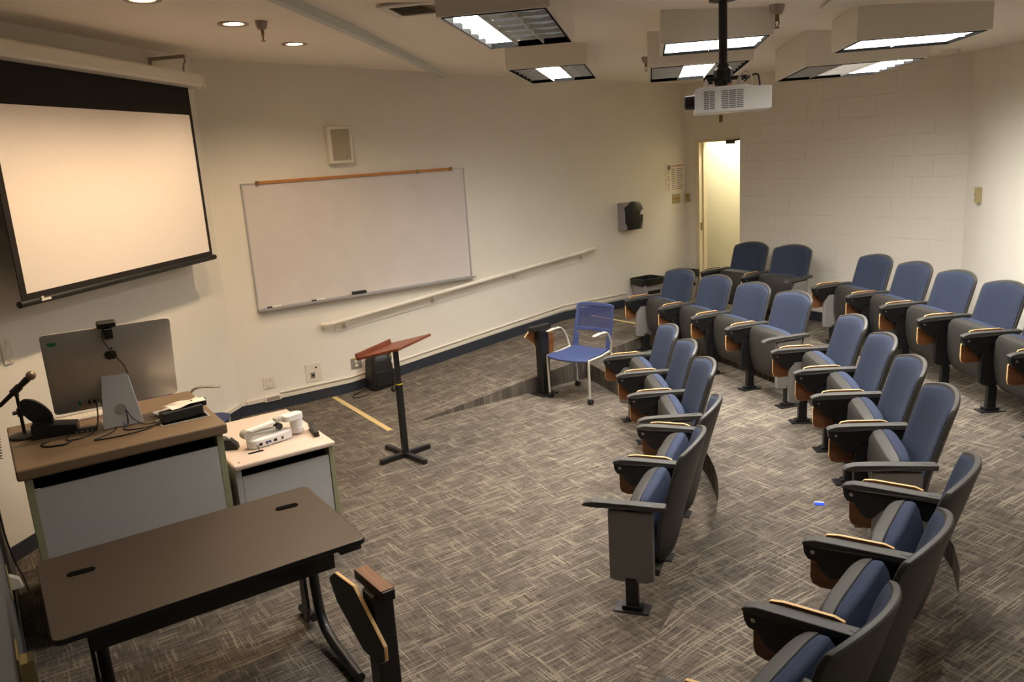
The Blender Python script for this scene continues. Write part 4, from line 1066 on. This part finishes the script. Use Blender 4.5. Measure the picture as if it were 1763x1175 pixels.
# vent
vx, vy = 3.56, 2.30
t = thing('ceiling_vent', 'white louvred ceiling vent left of the nearest light box', 'vent', (vx, vy, ceil_z(vx, vy)), R(46))
b = MB()
for q in ((-.19,.19,-.19,-.14),(-.19,.19,.14,.19),(-.19,-.14,-.14,.14),(.14,.19,-.14,.14)): b.box(*q, -.012, .0)
b.build('frame', 'white', t, bevel=.003)
b = MB(); b.box(-.14, .14, -.14, .14, -.004, -.001); b.build('duct_opening', 'soot', t)
b = MB()
for k in range(7):
    q = -.12+.04*k
    b.prism([(q-.016,-.012),(q-.012,-.012),(q+.016,-.004),(q+.012,-.004)], 'x', -.14, .14)
b.build('slats', 'cream', t)
t = thing('smoke_detector', 'white smoke detector on the ceiling at upper right by the corner', 'smoke detector', (3.88, 7.30, ceil_z(3.88, 7.30)))
b = MB(); b.lathe([(0,0),(.075,0),(.075,-.015),(.06,-.04),(0,-.045)], n=28); b.build('case', 'white', t, smooth=40)
b = MB(); b.lathe([(0,-.045),(.02,-.045),(.018,-.05),(0,-.05)], n=16); b.build('test_button', 'cream', t)
b = MB(); b.box(-.15, .15, -.15, .15, -.012, 0)
tag(b.build('ceiling_hatch', 'white', loc=(5.10, 4.05, ceil_z(5.10, 4.05)), rot=(0, 0, R(46)), bevel=.003), 'flat white ceiling panel cut by the top edge at right', 'ceiling panel')
b = MB(); b.tube(smooth_path([(0,0,.0),(.0,.0,-.03),(.03,.0,-.035),(.05,.0,-.02)]), .004, 6)
tag(b.build('ceiling_hook', 'bracket', loc=(.55, 5.82, ceil_z(.55, 5.82)), smooth=50), 'small metal hook on the ceiling near the left wall', 'hook')

# ------------------------------------------------------------------ projector
pj = Vector((4.800, 3.425, 2.545)); prz = R(45)    # local -x faces the screen, -y faces the camera side
t = thing('projector_mount', 'black ceiling pole and mount carrying the projector', 'projector mount', (pj.x-.03, pj.y-.02, 0), prz)
zt = ceil_z(pj.x, pj.y)
b = MB(); b.tube([(0,0,2.72),(0,0,zt+.01)], .022, 16); b.build('pole', 'black', t, smooth=50)
b = MB(); b.lathe([(0,zt-.012),(.07,zt-.012),(.07,zt+.002),(0,zt+.002)], n=20); b.build('ceiling_flange', 'black', t, smooth=40)
b = MB(); b.lathe([(0,2.735),(.030,2.735),(.034,2.715),(.05,2.70),(.05,2.66),(.042,2.62),(0,2.62)], n=8); b.build('collar', 'black', t, bevel=.004)
b = MB(); b.box(-.10, .12, -.012, .012, 2.648, 2.668); b.box(-.012, .012, -.09, .09, 2.642, 2.662); b.box(-.075, -.055, -.06, .06, 2.63, 2.648); b.box(.08, .10, -.06, .06, 2.64, 2.66); b.build('spider_arm', 'blackp', t, bevel=.003)
for sx in (-.09, .08):
    for sy in (-.07, .07):
        b = MB(); b.tube([(sx, sy, 2.612), (sx, sy, 2.655)], .007, 8); b.build('standoff', 'whitecable', t, smooth=40)
t = thing('projector', 'white ceiling-mounted projector with vented side and lens at left', 'projector', pj, prz)
b = MB(); prof = [(-.185,-.055),(-.18,-.062),(.19,-.058),(.195,-.05),(.195,.052),(.19,.056),(.11,.058),(.07,.070),(-.16,.066),(-.185,.056)]
b.prism(prof, 'y', -.135, .135); cs = b.build('case', 'proj', t, bevel=.012, seg=3)
def grille(xa, xb):
    b = MB()
    for k in range(10):
        z = -.042+.0092*k; b.box(xa, xb, -.1358, -.134, z, z+.0048)
    return b.build('vent_grille', 'vent', t)
grille(-.140, -.114); grille(-.111, -.085); grille(-.052, -.018); grille(-.015, .019); grille(.022, .056)
b = MB()
for k in range(11): b.box(-.185, -.142, -.1362, -.133, -.046+.0092*k, -.046+.0092*k+.0035)
b.build('ribs', 'proj', t)
b = MB(); b.lathe([(0,-.235),(.026,-.235),(.034,-.232),(.036,-.185),(0,-.185)], (0,-.055,.0), 24, axis='x'); b.build('lens', 'black', t, smooth=40)
b = MB(); b.lathe([(0,-.2365),(.024,-.2365),(.024,-.235),(0,-.235)], (0,-.055,.0), 24, axis='x'); b.build('lens_glass', 'lens', t)
b = MB(); b.tube(smooth_path([(.03,-.04,.075),(.045,-.04,.115),(.075,-.04,.14),(.10,-.04,.12),(.105,-.02,.075)]), .005, 8); b.build('white_cable', 'whitecable', t, smooth=60)
b = MB(); b.tube(smooth_path([(.07,-.03,.09),(.10,-.02,.115),(.135,-.02,.12),(.145,-.02,.085),(.147,-.02,.055)]), .005, 8); b.build('black_cable', 'black', t, smooth=60)
b = MB(); b.box(-.02, .0, -.09, -.07, .068, .082); b.build('connector', 'redink', t)

# ------------------------------------------------------------------ lights
def spot(name, loc, target, energy, color, size, blend, radius):
    l = bpy.data.lights.new(name, 'SPOT'); l.energy = energy; l.color = color; l.spot_size = R(size); l.spot_blend = blend; l.shadow_soft_size = radius
    o = bpy.data.objects.new(name, l); COL.objects.link(o); o.location = loc
    o.rotation_euler = (Vector(target)-Vector(loc)).to_track_quat('-Z', 'Y').to_euler(); return o
for i, (dx, dy) in enumerate(((2.309, 1.634), (1.503, 2.318), (2.943, .982))):
    z = ceil_z(dx, dy); spot('downlight_lamp', (dx, dy, z-.015), (dx, dy, 0), 74, (1, .74, .47), 150, .6, .025)
def area(name, loc, rz, sx, sy, energy, color, spread=150):
    l = bpy.data.lights.new(name, 'AREA'); l.shape = 'RECTANGLE'; l.size = sx; l.size_y = sy; l.energy = energy; l.color = color; l.spread = R(spread)
    o = bpy.data.objects.new(name, l); COL.objects.link(o); o.location = loc; o.rotation_euler = (0, 0, rz); return o
area('ceiling_lamp', (6.15, 2.85, 2.86), R(46), .6, 1.2, 24, (1, .955, .885), 160)
area('hallway_lamp', (.35, 8.50, 2.72), 0, 1.2, .25, 34, (1, .93, .74), 180)

w = bpy.data.worlds.new('World'); scene.world = w; w.use_nodes = True
w.node_tree.nodes['Background'].inputs['Color'].default_value = (1, .95, .88, 1)
w.node_tree.nodes['Background'].inputs['Strength'].default_value = .02

# ------------------------------------------------------------------ camera
cam = bpy.data.cameras.new('Camera'); cam.sensor_fit = 'HORIZONTAL'; cam.sensor_width = 36; cam.lens = 36*1379.4038/1763
cam.clip_start = .02
co = bpy.data.objects.new('Camera', cam); COL.objects.link(co); scene.camera = co
yaw, pitch, roll = R(56.615), R(13.1018), R(3.7008)
fw = Vector((-math.sin(yaw)*math.cos(pitch), math.cos(yaw)*math.cos(pitch), -math.sin(pitch)))
rt0 = Vector((math.cos(yaw), math.sin(yaw), 0)); up0 = rt0.cross(fw)
rt = rt0*math.cos(roll)-up0*math.sin(roll); up = up0*math.cos(roll)+rt0*math.sin(roll)
m3 = Matrix((rt, up, -fw)).transposed()
co.matrix_world = Matrix.Translation((7.7715, 0, 2.3423)) @ m3.to_4x4()
cam.shift_x = 0.0; cam.shift_y = 0.0
scene.view_settings.view_transform = 'Standard'; scene.view_settings.look = 'None'
scene.view_settings.exposure = 0.1
scene.cycles.max_bounces = 12; scene.cycles.diffuse_bounces = 9
